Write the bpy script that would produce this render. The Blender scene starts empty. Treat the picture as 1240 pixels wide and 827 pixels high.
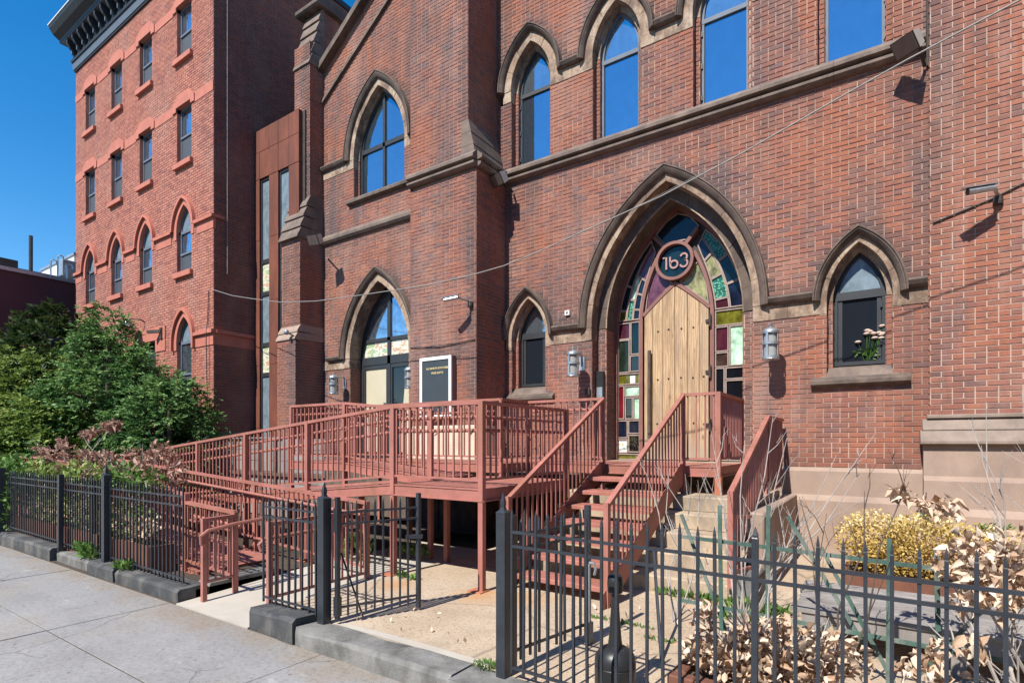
import bpy, math, random
import numpy as np
from math import sin, cos, acos, sqrt, pi, radians, atan2
from mathutils import Vector, Matrix

random.seed(7)
S = bpy.context.scene
COL = S.collection

# ------------------------------------------------------------------ camera
cam = bpy.data.cameras.new('camera')
cam.sensor_width = 36.0
cam.lens = 19.39
cam.shift_y = 0.098
cam.clip_start = 0.05
cam.clip_end = 2000
camo = bpy.data.objects.new('camera', cam)
COL.objects.link(camo)
camo.location = (0, 0, 1.65)
camo.rotation_euler = (radians(90), 0, radians(34.01))
S.camera = camo

# ------------------------------------------------------------------ sky, sun, exposure
W = bpy.data.worlds.new('World')
S.world = W
W.use_nodes = True
wn = W.node_tree
bg = wn.nodes['Background']
sky = wn.nodes.new('ShaderNodeTexSky')
sky.sky_type = 'NISHITA'
sky.sun_disc = False
sky.sun_elevation = radians(48.5)
sky.sun_rotation = radians(185.7)
sky.air_density = 1.0
sky.dust_density = 0.0
sky.ozone_density = 1.6
hs = wn.nodes.new('ShaderNodeHueSaturation')
hs.inputs['Saturation'].default_value = 1.45
wn.links.new(sky.outputs[0], hs.inputs['Color'])
wn.links.new(hs.outputs[0], bg.inputs[0])
bg.inputs[1].default_value = 0.122
sd = bpy.data.lights.new('sun', 'SUN')
sd.energy = 5.0
sd.angle = radians(0.5)
sd.color = (1.0, 0.95, 0.87)
so = bpy.data.objects.new('sun', sd)
COL.objects.link(so)
so.rotation_euler = Vector((0.10, 1.0, -1.15)).to_track_quat('-Z', 'Y').to_euler()
so.location = (0, -10, 20)
S.view_settings.view_transform = 'Standard'
S.view_settings.look = 'None'
S.view_settings.exposure = 0.68
S.view_settings.gamma = 1.0

# ------------------------------------------------------------------ materials
def nodes(name):
    m = bpy.data.materials.new(name)
    m.use_nodes = True
    nt = m.node_tree
    return m, nt, nt.nodes['Principled BSDF']

def N(nt, t, **kw):
    n = nt.nodes.new(t)
    for k, v in kw.items():
        setattr(n, k, v)
    return n

def L(nt, a, b):
    nt.links.new(a, b)

def pos(nt, scale=(1, 1, 1)):
    g = N(nt, 'ShaderNodeNewGeometry')
    mp = N(nt, 'ShaderNodeMapping')
    mp.inputs['Scale'].default_value = scale
    L(nt, g.outputs['Position'], mp.inputs['Vector'])
    return mp.outputs[0]

def noise(nt, vec, scale, detail=4, rough=.6):
    n = N(nt, 'ShaderNodeTexNoise')
    n.inputs['Scale'].default_value = scale
    n.inputs['Detail'].default_value = detail
    n.inputs['Roughness'].default_value = rough
    L(nt, vec, n.inputs['Vector'])
    return n.outputs['Fac']

def ramp(nt, fac, stops, interp='LINEAR'):
    r = N(nt, 'ShaderNodeValToRGB')
    cr = r.color_ramp
    cr.interpolation = interp
    while len(cr.elements) < len(stops):
        cr.elements.new(0.5)
    for e, (p, c) in zip(cr.elements, stops):
        e.position = p
        e.color = c if len(c) == 4 else (*c, 1)
    L(nt, fac, r.inputs['Fac'])
    return r.outputs['Color']

def mix(nt, fac, a, b, typ='MIX'):
    m = N(nt, 'ShaderNodeMix', data_type='RGBA', blend_type=typ)
    for sock, v in ((m.inputs[0], fac), (m.inputs[6], a), (m.inputs[7], b)):
        if isinstance(v, (int, float)):
            sock.default_value = v
        elif isinstance(v, tuple):
            sock.default_value = v if len(v) == 4 else (*v, 1)
        else:
            L(nt, v, sock)
    return m.outputs[2]

def math_(nt, op, a, b=None, clamp=False):
    m = N(nt, 'ShaderNodeMath', operation=op, use_clamp=clamp)
    for sock, v in ((m.inputs[0], a), (m.inputs[1], b)):
        if v is None:
            continue
        if isinstance(v, (int, float)):
            sock.default_value = v
        else:
            L(nt, v, sock)
    return m.outputs[0]

def bump(nt, b, h, strength=.3, dist=.01):
    n = N(nt, 'ShaderNodeBump')
    n.inputs['Strength'].default_value = strength
    n.inputs['Distance'].default_value = dist
    L(nt, h, n.inputs['Height'])
    L(nt, n.outputs[0], b.inputs['Normal'])

def rnd_attr(nt):
    a = N(nt, 'ShaderNodeAttribute', attribute_name='rnd')
    o = N(nt, 'ShaderNodeObjectInfo')
    return math_(nt, 'FRACT', math_(nt, 'ADD', a.outputs['Fac'], o.outputs['Random']))

def soot_attr(nt):
    a = N(nt, 'ShaderNodeAttribute', attribute_name='soot')
    o = N(nt, 'ShaderNodeObjectInfo')
    sp = N(nt, 'ShaderNodeSeparateColor')
    L(nt, o.outputs['Color'], sp.inputs[0])
    return math_(nt, 'ADD', a.outputs['Fac'], math_(nt, 'SUBTRACT', 1.0, sp.outputs[0]), True)

def brick_mat(name, palette, stain, streak=1.0, chalk=0.35, orange=0.5):
    """fired clay: one tone per brick, blotches inside it, soot and chalk over many bricks"""
    m, nt, b = nodes(name)
    n = len(palette)
    c = ramp(nt, rnd_attr(nt), [(i / n, p) for i, p in enumerate(palette)], 'CONSTANT')
    p = pos(nt)
    # big drifts of redder brick
    c = mix(nt, math_(nt, 'MULTIPLY', ramp(nt, noise(nt, p, .55, 3), [(.45, (0, 0, 0)), (.62, (1, 1, 1))]), orange),
            c, (.355, .122, .066))
    # blotches on single bricks
    c = mix(nt, ramp(nt, noise(nt, pos(nt, (1, 1, 2.2)), 9, 5, .65), [(.50, (0, 0, 0)), (.68, (.6, .6, .6))]), c, stain)
    # soot running down
    sv = noise(nt, pos(nt, (1, 1, .16)), 2.3, 5, .62)
    c = mix(nt, math_(nt, 'MULTIPLY', ramp(nt, sv, [(.50, (0, 0, 0)), (.70, (1, 1, 1))]), .62 * streak), c, stain)
    # chalky efflorescence
    cv = noise(nt, pos(nt, (1.3, 1.3, .22)), 3.1, 6, .7)
    c = mix(nt, math_(nt, 'MULTIPLY', ramp(nt, cv, [(.55, (0, 0, 0)), (.72, (1, 1, 1))]), chalk), c, (.46, .36, .33))
    # washed pinkish-grey areas and purple sooty areas metres across
    wv = noise(nt, pos(nt, (1, 1, .55)), .95, 5, .6)
    c = mix(nt, math_(nt, 'MULTIPLY', ramp(nt, wv, [(.50, (0, 0, 0)), (.66, (1, 1, 1))]), .30), c, (.40, .26, .21))
    dv = noise(nt, pos(nt, (1.25, 1.25, .33)), 1.25, 6, .66)
    c = mix(nt, math_(nt, 'MULTIPLY', ramp(nt, dv, [(.51, (0, 0, 0)), (.67, (1, 1, 1))]), .68 * streak), c, (.125, .088, .088))
    # soot near the mouldings
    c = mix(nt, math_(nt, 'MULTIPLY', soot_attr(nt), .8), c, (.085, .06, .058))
    # grain
    g = noise(nt, p, 70, 4, .7)
    c = mix(nt, .35, c, ramp(nt, g, [(.3, (.35, .35, .35)), (.7, (1, 1, 1))]), 'MULTIPLY')
    L(nt, c, b.inputs['Base Color'])
    b.inputs['Roughness'].default_value = .85
    b.inputs['Specular IOR Level'].default_value = .3
    bump(nt, b, g, .5, .004)
    return m

def plain(name, col, rough=.7, var=.18, scale=6., bmp=.15, metal=0., spec=.4, dirt=None, dirt_amt=.4, zs=1., bscale=60):
    m, nt, b = nodes(name)
    p = pos(nt, (1, 1, zs))
    v = noise(nt, p, scale, 5, .62)
    lo = tuple(x * (1 - var) for x in col)
    hi = tuple(min(1, x * (1 + var)) for x in col)
    c = ramp(nt, v, [(.3, lo), (.7, hi)])
    if dirt:
        d = noise(nt, pos(nt, (1, 1, .5 * zs)), scale * .45 + 1.1, 6, .68)
        c = mix(nt, math_(nt, 'MULTIPLY', ramp(nt, d, [(.46, (0, 0, 0)), (.66, (1, 1, 1))]), dirt_amt), c, dirt)
    L(nt, c, b.inputs['Base Color'])
    b.inputs['Roughness'].default_value = rough
    b.inputs['Metallic'].default_value = metal
    b.inputs['Specular IOR Level'].default_value = spec
    if bmp:
        bump(nt, b, noise(nt, p, bscale, 4, .65), bmp, .01)
    return m

def glass(name, col, rough=.04, metal=0., coat=0., wav=0., spec=.5, var=.0):
    m, nt, b = nodes(name)
    b.inputs['Base Color'].default_value = (*col, 1)
    if var:
        v = noise(nt, pos(nt, (1, 1, .6)), 7, 4, .7)
        L(nt, ramp(nt, v, [(.35, tuple(x * (1 - var) for x in col)), (.68, tuple(min(1, x * (1 + 1.6 * var)) for x in col))]), b.inputs['Base Color'])
    b.inputs['Roughness'].default_value = rough
    b.inputs['Metallic'].default_value = metal
    b.inputs['Specular IOR Level'].default_value = spec
    b.inputs['Coat Weight'].default_value = coat
    if wav:
        bump(nt, b, noise(nt, pos(nt), 1.6, 2, .5), wav, .02)
    return m

def leaf_mat(name, stops, rough=.55, trans=.25):
    m, nt, b = nodes(name)
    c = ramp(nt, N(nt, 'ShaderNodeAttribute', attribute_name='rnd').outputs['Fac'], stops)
    c = mix(nt, .3, c, ramp(nt, noise(nt, pos(nt), 38, 4, .7), [(.3, (.45, .38, .32)), (.65, (1, 1, 1))]), 'MULTIPLY')
    L(nt, c, b.inputs['Base Color'])
    b.inputs['Roughness'].default_value = rough
    b.inputs['Specular IOR Level'].default_value = .35
    t = N(nt, 'ShaderNodeBsdfTranslucent')
    L(nt, c, t.inputs[0])
    ms = N(nt, 'ShaderNodeMixShader')
    ms.inputs[0].default_value = trans
    L(nt, b.outputs[0], ms.inputs[1])
    L(nt, t.outputs[0], ms.inputs[2])
    L(nt, ms.outputs[0], nt.nodes['Material Output'].inputs[0])
    return m

M = {}
M['brick'] = brick_mat('church_brick', [(.30, .115, .078), (.33, .128, .083), (.27, .108, .08), (.345, .14, .092), (.24, .108, .086),
                                        (.315, .118, .074), (.285, .11, .08), (.30, .12, .085), (.20, .105, .096)], (.135, .088, .08), chalk=.26, streak=1.25, orange=.75)
M['brick_red'] = brick_mat('rectory_brick', [(.46, .175, .122), (.49, .19, .132), (.42, .16, .115), (.51, .21, .145), (.44, .165, .115), (.33, .125, .10)],
                           (.22, .09, .075), streak=.3, chalk=.12, orange=.2)
M['mortar'] = plain('lime_mortar', (.37, .255, .20), .95, .3, 1.2, .3, dirt=(.17, .12, .105), dirt_amt=.65, zs=.4)
M['mortar_pale'] = plain('pale_tower_mortar', (.41, .305, .25), .95, .22, 1.5, .3, dirt=(.30, .22, .19), dirt_amt=.5, zs=.4)
M['mortar_dark'] = plain('rectory_mortar', (.30, .15, .115), .95, .15, 3, .2)
M['redstone'] = plain('painted_red_stone', (.43, .145, .10), .8, .12, 4, .2, dirt=(.36, .12, .085), dirt_amt=.5)
M['brownstone'] = plain('sooty_brownstone', (.125, .092, .074), .9, .32, 5, .55, dirt=(.055, .044, .038), dirt_amt=.75)
M['sillstone'] = plain('grey_brown_sill_stone', (.17, .128, .104), .9, .26, 4, .55, dirt=(.085, .066, .058), dirt_amt=.7)
def tan_mat():
    m, nt, b = nodes('weathered_tan_stone')
    p = pos(nt)
    c = ramp(nt, noise(nt, p, 3.2, 5, .62), [(.3, (.29, .195, .13)), (.5, (.38, .275, .195)), (.7, (.47, .375, .285))])
    c = mix(nt, ramp(nt, noise(nt, pos(nt, (1, 1, .6)), 2.6, 7, .72), [(.45, (0, 0, 0)), (.58, (.9, .9, .9))]), c, (.13, .085, .062))
    c = mix(nt, ramp(nt, noise(nt, p, 11, 6, .7), [(.52, (0, 0, 0)), (.62, (.7, .7, .7))]), c, (.20, .12, .075))
    g = noise(nt, p, 60, 4, .7)
    c = mix(nt, .3, c, ramp(nt, g, [(.3, (.5, .5, .5)), (.7, (1, 1, 1))]), 'MULTIPLY')
    L(nt, c, b.inputs['Base Color'])
    b.inputs['Roughness'].default_value = .9
    bump(nt, b, g, .5, .008)
    return m
M['tanstone'] = tan_mat()
M['cream'] = plain('cream_limestone', (.56, .47, .36), .9, .12, 3, .3, dirt=(.36, .28, .2), dirt_amt=.5)
M['plinth'] = plain('brownstone_plinth', (.32, .235, .185), .92, .12, 2.2, .35, dirt=(.22, .155, .13), dirt_amt=.55)
M['step'] = plain('worn_step_stone', (.40, .31, .215), .92, .2, 3.5, .45, dirt=(.17, .14, .115), dirt_amt=.75)
M['frame_dark'] = plain('dark_window_frame', (.028, .03, .034), .45, .15, 5, 0, spec=.5)
M['frame_grey'] = plain('grey_aluminium_frame', (.12, .145, .185), .6, .12, 5, 0, metal=0., spec=.25)
M['glass_sky'] = glass('coated_blue_glass', (.31, .46, .56), .04, .94, wav=.05, var=.03)
M['glass_frost'] = glass('dusty_blue_glass', (.42, .54, .60), .06, .90, var=.08)
M['glass_dark'] = glass('dark_window_glass', (.012, .016, .022), .03, 0, spec=.55, wav=.08)
M['glass_pale'] = glass('pale_window_glass', (.21, .27, .31), .25, .3, var=.2)
M['glass_rect'] = glass('sash_glass', (.38, .47, .56), .05, .9, wav=.14, var=.2)
M['glass_screen'] = glass('insect_screen', (.055, .062, .072), .6)
M['blind'] = plain('beige_blind', (.50, .44, .31), .5, .07, 2, 0, spec=.6)
M['corten'] = plain('rusted_corten', (.15, .045, .026), .85, .35, 3, .2, dirt=(.095, .033, .024), dirt_amt=.7, zs=.35)
M['redpaint'] = plain('oxide_red_paint', (.35, .134, .107), .62, .16, 4, .15, dirt=(.24, .105, .06), dirt_amt=.75, bscale=25)
M['rust'] = plain('rusty_red_steel', (.40, .135, .075), .65, .2, 5, .2, dirt=(.33, .15, .06), dirt_amt=.7)
M['black'] = plain('black_iron_paint', (.026, .030, .038), .38, .25, 8, .15, spec=.55)
M['blackplas'] = plain('black_plastic', (.02, .021, .023), .4, .1, 4, .05)
M['silver'] = plain('galvanised_metal', (.42, .45, .48), .38, .15, 12, .05, metal=.7)
M['lampglass'] = glass('clouded_lamp_glass', (.30, .30, .29), .12, 0, spec=.7)
M['floodgrey'] = plain('grey_flood_housing', (.42, .41, .38), .55, .12, 6, .05)
M['floodface'] = plain('dusty_flood_glass', (.16, .125, .105), .35, .15, 6, 0)
M['white'] = plain('white_paint', (.74, .74, .72), .5, .05, 4, 0)
M['cable'] = plain('black_cable', (.035, .034, .033), .6, .1, 4, 0)
M['cable_grey'] = plain('grey_cable', (.24, .235, .22), .6, .1, 4, 0)
def wood_mat():
    m, nt, b = nodes('oak_door_plank')
    o = N(nt, 'ShaderNodeObjectInfo')
    g = N(nt, 'ShaderNodeNewGeometry')
    sh = N(nt, 'ShaderNodeVectorMath', operation='MULTIPLY_ADD')
    cb = N(nt, 'ShaderNodeCombineXYZ')
    L(nt, math_(nt, 'MULTIPLY', o.outputs['Random'], 7.0), cb.inputs[0])
    L(nt, math_(nt, 'MULTIPLY', o.outputs['Random'], 31.0), cb.inputs[2])
    sh.inputs[1].default_value = (1, 1, 1)
    L(nt, g.outputs['Position'], sh.inputs[0])
    L(nt, cb.outputs[0], sh.inputs[2])
    def P(sc):
        mp = N(nt, 'ShaderNodeMapping')
        mp.inputs['Scale'].default_value = sc
        L(nt, sh.outputs[0], mp.inputs['Vector'])
        return mp.outputs[0]
    wv = N(nt, 'ShaderNodeTexWave', bands_direction='X')
    wv.inputs['Scale'].default_value = 5.5
    wv.inputs['Distortion'].default_value = 9
    wv.inputs['Detail'].default_value = 4
    wv.inputs['Detail Scale'].default_value = 1.2
    L(nt, P((1.6, 1, .22)), wv.inputs['Vector'])
    c = ramp(nt, wv.outputs['Fac'], [(.0, (.33, .20, .10)), (.4, (.44, .29, .155)), (.8, (.52, .36, .205))])
    c = mix(nt, math_(nt, 'MULTIPLY', o.outputs['Random'], .35), c, (.36, .235, .13))
    st = noise(nt, P((1, 1, .10)), 9, 6, .72)
    c = mix(nt, ramp(nt, st, [(.46, (0, 0, 0)), (.62, (.8, .8, .8))]), c, (.23, .135, .07))
    wash = noise(nt, P((1, 1, .3)), 2.2, 5, .65)
    c = mix(nt, ramp(nt, wash, [(.48, (0, 0, 0)), (.64, (.55, .55, .55))]), c, (.26, .19, .13))
    # greyed foot of the planks, splashed by rain
    sp = N(nt, 'ShaderNodeSeparateXYZ')
    L(nt, g.outputs['Position'], sp.inputs[0])
    ft = math_(nt, 'ADD', sp.outputs[2], math_(nt, 'MULTIPLY', st, .9))
    c = mix(nt, ramp(nt, math_(nt, 'SUBTRACT', ft, 1.75), [(.0, (.75, .75, .75)), (.55, (0, 0, 0))]), c, (.30, .25, .20))
    vo = N(nt, 'ShaderNodeTexVoronoi')
    vo.inputs['Scale'].default_value = 2.4
    L(nt, P((2.2, 1, .8)), vo.inputs['Vector'])
    c = mix(nt, ramp(nt, vo.outputs['Distance'], [(.05, (.8, .8, .8)), (.12, (0, 0, 0))]), c, (.15, .08, .045))
    L(nt, c, b.inputs['Base Color'])
    b.inputs['Roughness'].default_value = .62
    bump(nt, b, st, .35, .008)
    return m
M['wood'] = wood_mat()
M['tracery'] = plain('oxblood_tracery', (.20, .088, .07), .55, .15, 5, .1)
M['came'] = plain('dull_lead_came', (.30, .225, .19), .55, .2, 9, .1)
M['iron'] = plain('rusty_black_iron', (.045, .035, .03), .6, .3, 10, .2)
M['concrete'] = None
M['kerb'] = plain('tarred_kerb_stone', (.055, .056, .058), .85, .35, 5, .5, dirt=(.24, .22, .19), dirt_amt=.45)
M['kerb_grey'] = plain('grey_kerb_stone', (.175, .17, .158), .9, .3, 5, .6, dirt=(.07, .066, .06), dirt_amt=.9)
M['greywood'] = plain('weathered_grey_board', (.25, .23, .215), .9, .28, 2.5, .5, dirt=(.12, .10, .09), dirt_amt=.7, zs=.2)
M['greenwood'] = plain('faded_green_stake', (.05, .10, .08), .75, .3, 6, .2, dirt=(.22, .235, .21), dirt_amt=.8)
M['planter'] = plain('corten_planter', (.155, .062, .038), .8, .25, 4, .2, dirt=(.09, .045, .033), dirt_amt=.5)
M['maroon'] = plain('maroon_painted_wall', (.115, .038, .042), .85, .1, 1.2, .2, dirt=(.09, .03, .034), dirt_amt=.4)
M['corniceblk'] = plain('black_cornice_paint', (.03, .034, .042), .5, .15, 3, 0)
M['cornicegrey'] = plain('grey_cornice_paint', (.10, .12, .145), .5, .1, 3, 0)
M['roof'] = plain('grey_roofing', (.22, .215, .21), .85, .2, 3, .1)
M['soil'] = plain('dark_soil', (.07, .052, .038), 1, .3, 8, .5)
M['bark'] = plain('brown_bark', (.10, .075, .055), .95, .3, 9, .5)
M['twig'] = plain('pale_grey_twig', (.36, .32, .29), .9, .2, 9, .1)
M['letter'] = plain('pink_painted_letter', (.34, .19, .18), .5, .1, 4, 0)
M['lettergold'] = plain('pale_yellow_letter', (.72, .60, .30), .6, .05, 4, 0)
M['signface'] = plain('black_letter_board', (.04, .05, .058), .45, .1, 3, .05)
M['flower'] = plain('dried_pink_flower', (.66, .52, .44), .8, .15, 30, 0)
M['paper'] = plain('white_paper', (.82, .82, .80), .7, .03, 4, 0)

L_CONIFER = leaf_mat('evergreen_leaf', [(0, (.03, .085, .026)), (.3, (.075, .175, .05)), (.65, (.15, .28, .08)), (1, (.27, .40, .13))])
L_LIME = leaf_mat('yellow_green_leaf', [(0, (.06, .11, .024)), (.4, (.17, .26, .05)), (1, (.34, .42, .11))])
L_MAGN = leaf_mat('magnolia_leaf', [(0, (.022, .048, .016)), (.6, (.045, .08, .022)), (.85, (.085, .105, .032)), (1, (.16, .12, .05))], .32)
L_DRY = leaf_mat('dried_hydrangea_leaf', [(0, (.44, .28, .18)), (.35, (.62, .45, .32)), (.7, (.74, .59, .45)), (1, (.82, .70, .57))], .75, .22)
L_DRYPINK = leaf_mat('dried_pinkish_leaf', [(0, (.24, .12, .085)), (.5, (.40, .24, .18)), (1, (.54, .38, .30))], .75, .2)
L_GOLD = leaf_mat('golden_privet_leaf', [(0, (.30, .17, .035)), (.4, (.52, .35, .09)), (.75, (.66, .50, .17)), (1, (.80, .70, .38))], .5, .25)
L_WEED = leaf_mat('weed_leaf', [(0, (.05, .12, .02)), (.6, (.11, .22, .04)), (1, (.2, .3, .08))])

def concrete_mat():
    m, nt, b = nodes('sidewalk_concrete')
    p = pos(nt)
    v = noise(nt, p, 1.3, 6, .65)
    c = ramp(nt, v, [(.3, (.235, .226, .22)), (.55, (.295, .286, .28)), (.75, (.345, .334, .322))])
    c = mix(nt, ramp(nt, noise(nt, p, .55, 5, .6), [(.52, (0, 0, 0)), (.68, (.55, .55, .55))]), c, (.33, .28, .22))
    sp = N(nt, 'ShaderNodeSeparateXYZ')
    L(nt, p, sp.inputs[0])
    edge = math_(nt, 'ADD', math_(nt, 'DIVIDE', math_(nt, 'SUBTRACT', sp.outputs[1], 1.9), .85), math_(nt, 'MULTIPLY', math_(nt, 'SUBTRACT', noise(nt, p, 2.6, 6, .7), .5), 1.9))
    c = mix(nt, ramp(nt, edge, [(.55, (0, 0, 0)), (1.0, (.8, .8, .8))]), c, (.25, .20, .15))
    c = mix(nt, ramp(nt, noise(nt, p, 5.5, 6, .75), [(.56, (0, 0, 0)), (.70, (.5, .5, .5))]), c, (.17, .165, .16))
    c = mix(nt, ramp(nt, noise(nt, pos(nt, (1, 1.6, 1)), 1.9, 6, .7), [(.62, (0, 0, 0)), (.68, (.5, .5, .5))]), c, (.46, .45, .43))
    # dark gum spots
    vo = N(nt, 'ShaderNodeTexVoronoi')
    vo.inputs['Scale'].default_value = 4.5
    mp = pos(nt, (1, 1.4, 1))
    L(nt, mp, vo.inputs['Vector'])
    c = mix(nt, ramp(nt, vo.outputs['Distance'], [(.05, (.85, .85, .85)), (.09, (0, 0, 0))]), c, (.12, .12, .12))
    # hairline cracks
    wv = N(nt, 'ShaderNodeTexVoronoi', feature='DISTANCE_TO_EDGE')
    wv.inputs['Scale'].default_value = .55
    nz = N(nt, 'ShaderNodeTexNoise')
    nz.inputs['Scale'].default_value = 2.2
    nz.inputs['Detail'].default_value = 5
    ad = N(nt, 'ShaderNodeVectorMath', operation='MULTIPLY_ADD')
    ad.inputs[1].default_value = (.55, .55, 0)
    L(nt, nz.outputs['Color'], ad.inputs[0])
    L(nt, p, ad.inputs[2])
    L(nt, ad.outputs[0], wv.inputs['Vector'])
    crack = ramp(nt, wv.outputs['Distance'], [(.0, (.8, .8, .8)), (.007, (0, 0, 0))])
    gate = ramp(nt, noise(nt, p, .8, 2), [(.48, (0, 0, 0)), (.55, (1, 1, 1))])
    c = mix(nt, mix(nt, 1.0, crack, gate, 'MULTIPLY'), c, (.13, .12, .11))
    g = noise(nt, p, 90, 3, .7)
    g2 = noise(nt, p, 26, 5, .8)
    c = mix(nt, .7, c, ramp(nt, g2, [(.34, (.55, .55, .55)), (.5, (1, 1, 1)), (.72, (1.12, 1.12, 1.12))]), 'MULTIPLY')
    c = mix(nt, .5, c, ramp(nt, g, [(.3, (.55, .55, .55)), (.7, (1, 1, 1))]), 'MULTIPLY')
    L(nt, c, b.inputs['Base Color'])
    b.inputs['Roughness'].default_value = .9
    bump(nt, b, g, .45, .005)
    return m

def aggregate_mat():
    m, nt, b = nodes('exposed_aggregate')
    p = pos(nt)
    v = noise(nt, p, 1.1, 6, .6)
    c = ramp(nt, v, [(.3, (.36, .275, .19)), (.6, (.46, .37, .275)), (.8, (.52, .45, .36))])
    vo = N(nt, 'ShaderNodeTexVoronoi')
    vo.inputs['Scale'].default_value = 70
    L(nt, p, vo.inputs['Vector'])
    bw = N(nt, 'ShaderNodeRGBToBW')
    L(nt, vo.outputs['Color'], bw.inputs[0])
    c = mix(nt, .55, c, ramp(nt, bw.outputs[0], [(.15, (.42, .36, .32)), (.35, (.9, .86, .8)), (.9, (1, 1, 1))]), 'MULTIPLY')
    wv = N(nt, 'ShaderNodeTexVoronoi', feature='DISTANCE_TO_EDGE')
    wv.inputs['Scale'].default_value = .62
    nz = N(nt, 'ShaderNodeTexNoise')
    nz.inputs['Scale'].default_value = 2.4
    nz.inputs['Detail'].default_value = 5
    ad = N(nt, 'ShaderNodeVectorMath', operation='MULTIPLY_ADD')
    ad.inputs[1].default_value = (.4, .4, 0)
    L(nt, nz.outputs['Color'], ad.inputs[0])
    L(nt, p, ad.inputs[2])
    L(nt, ad.outputs[0], wv.inputs['Vector'])
    c = mix(nt, ramp(nt, wv.outputs['Distance'], [(.0, (.75, .75, .75)), (.012, (0, 0, 0))]), c, (.16, .13, .10))
    c = mix(nt, ramp(nt, noise(nt, p, 2.3, 6, .7), [(.52, (0, 0, 0)), (.68, (.6, .6, .6))]), c, (.30, .235, .17))
    # rust washed off the post foot and the ramp edge
    for (x, y, r) in ((-3.3, 4.35, .75), (-2.9, 4.5, .6), (-4.3, 4.2, .55)):
        d = N(nt, 'ShaderNodeVectorMath', operation='DISTANCE')
        L(nt, p, d.inputs[0])
        d.inputs[1].default_value = (x, y, .13)
        f = math_(nt, 'ADD', math_(nt, 'DIVIDE', d.outputs['Value'], r), math_(nt, 'MULTIPLY', noise(nt, p, 3.5, 5), .9))
        c = mix(nt, ramp(nt, f, [(.5, (.75, .75, .75)), (1.25, (0, 0, 0))]), c, (.42, .22, .09))
    L(nt, c, b.inputs['Base Color'])
    b.inputs['Roughness'].default_value = .92
    bump(nt, b, vo.outputs['Distance'], .5, .006)
    return m
M['concrete'] = concrete_mat()
M['aggregate'] = aggregate_mat()
M['apron'] = plain('pale_apron_concrete', (.40, .365, .315), .9, .12, 2.5, .3, dirt=(.42, .36, .28), dirt_amt=.5)
M['asphalt'] = plain('road_asphalt', (.05, .05, .052), .9, .2, 5, .4)

# ------------------------------------------------------------------ object helpers
def wloc(o):
    v = Vector((0, 0, 0))
    while o is not None:
        v += o.location
        o = o.parent
    return v

def tag(o, label=None, cat=None, group=None, kind=None):
    if label: o['label'] = label
    if cat: o['category'] = cat
    if group: o['group'] = group
    if kind: o['kind'] = kind
    return o

def thing(name, label, cat, loc=(0, 0, 0), group=None):
    o = bpy.data.objects.new(name, None)
    o.empty_display_size = .2
    COL.objects.link(o)
    o.location = loc
    return tag(o, label, cat, group)

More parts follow.
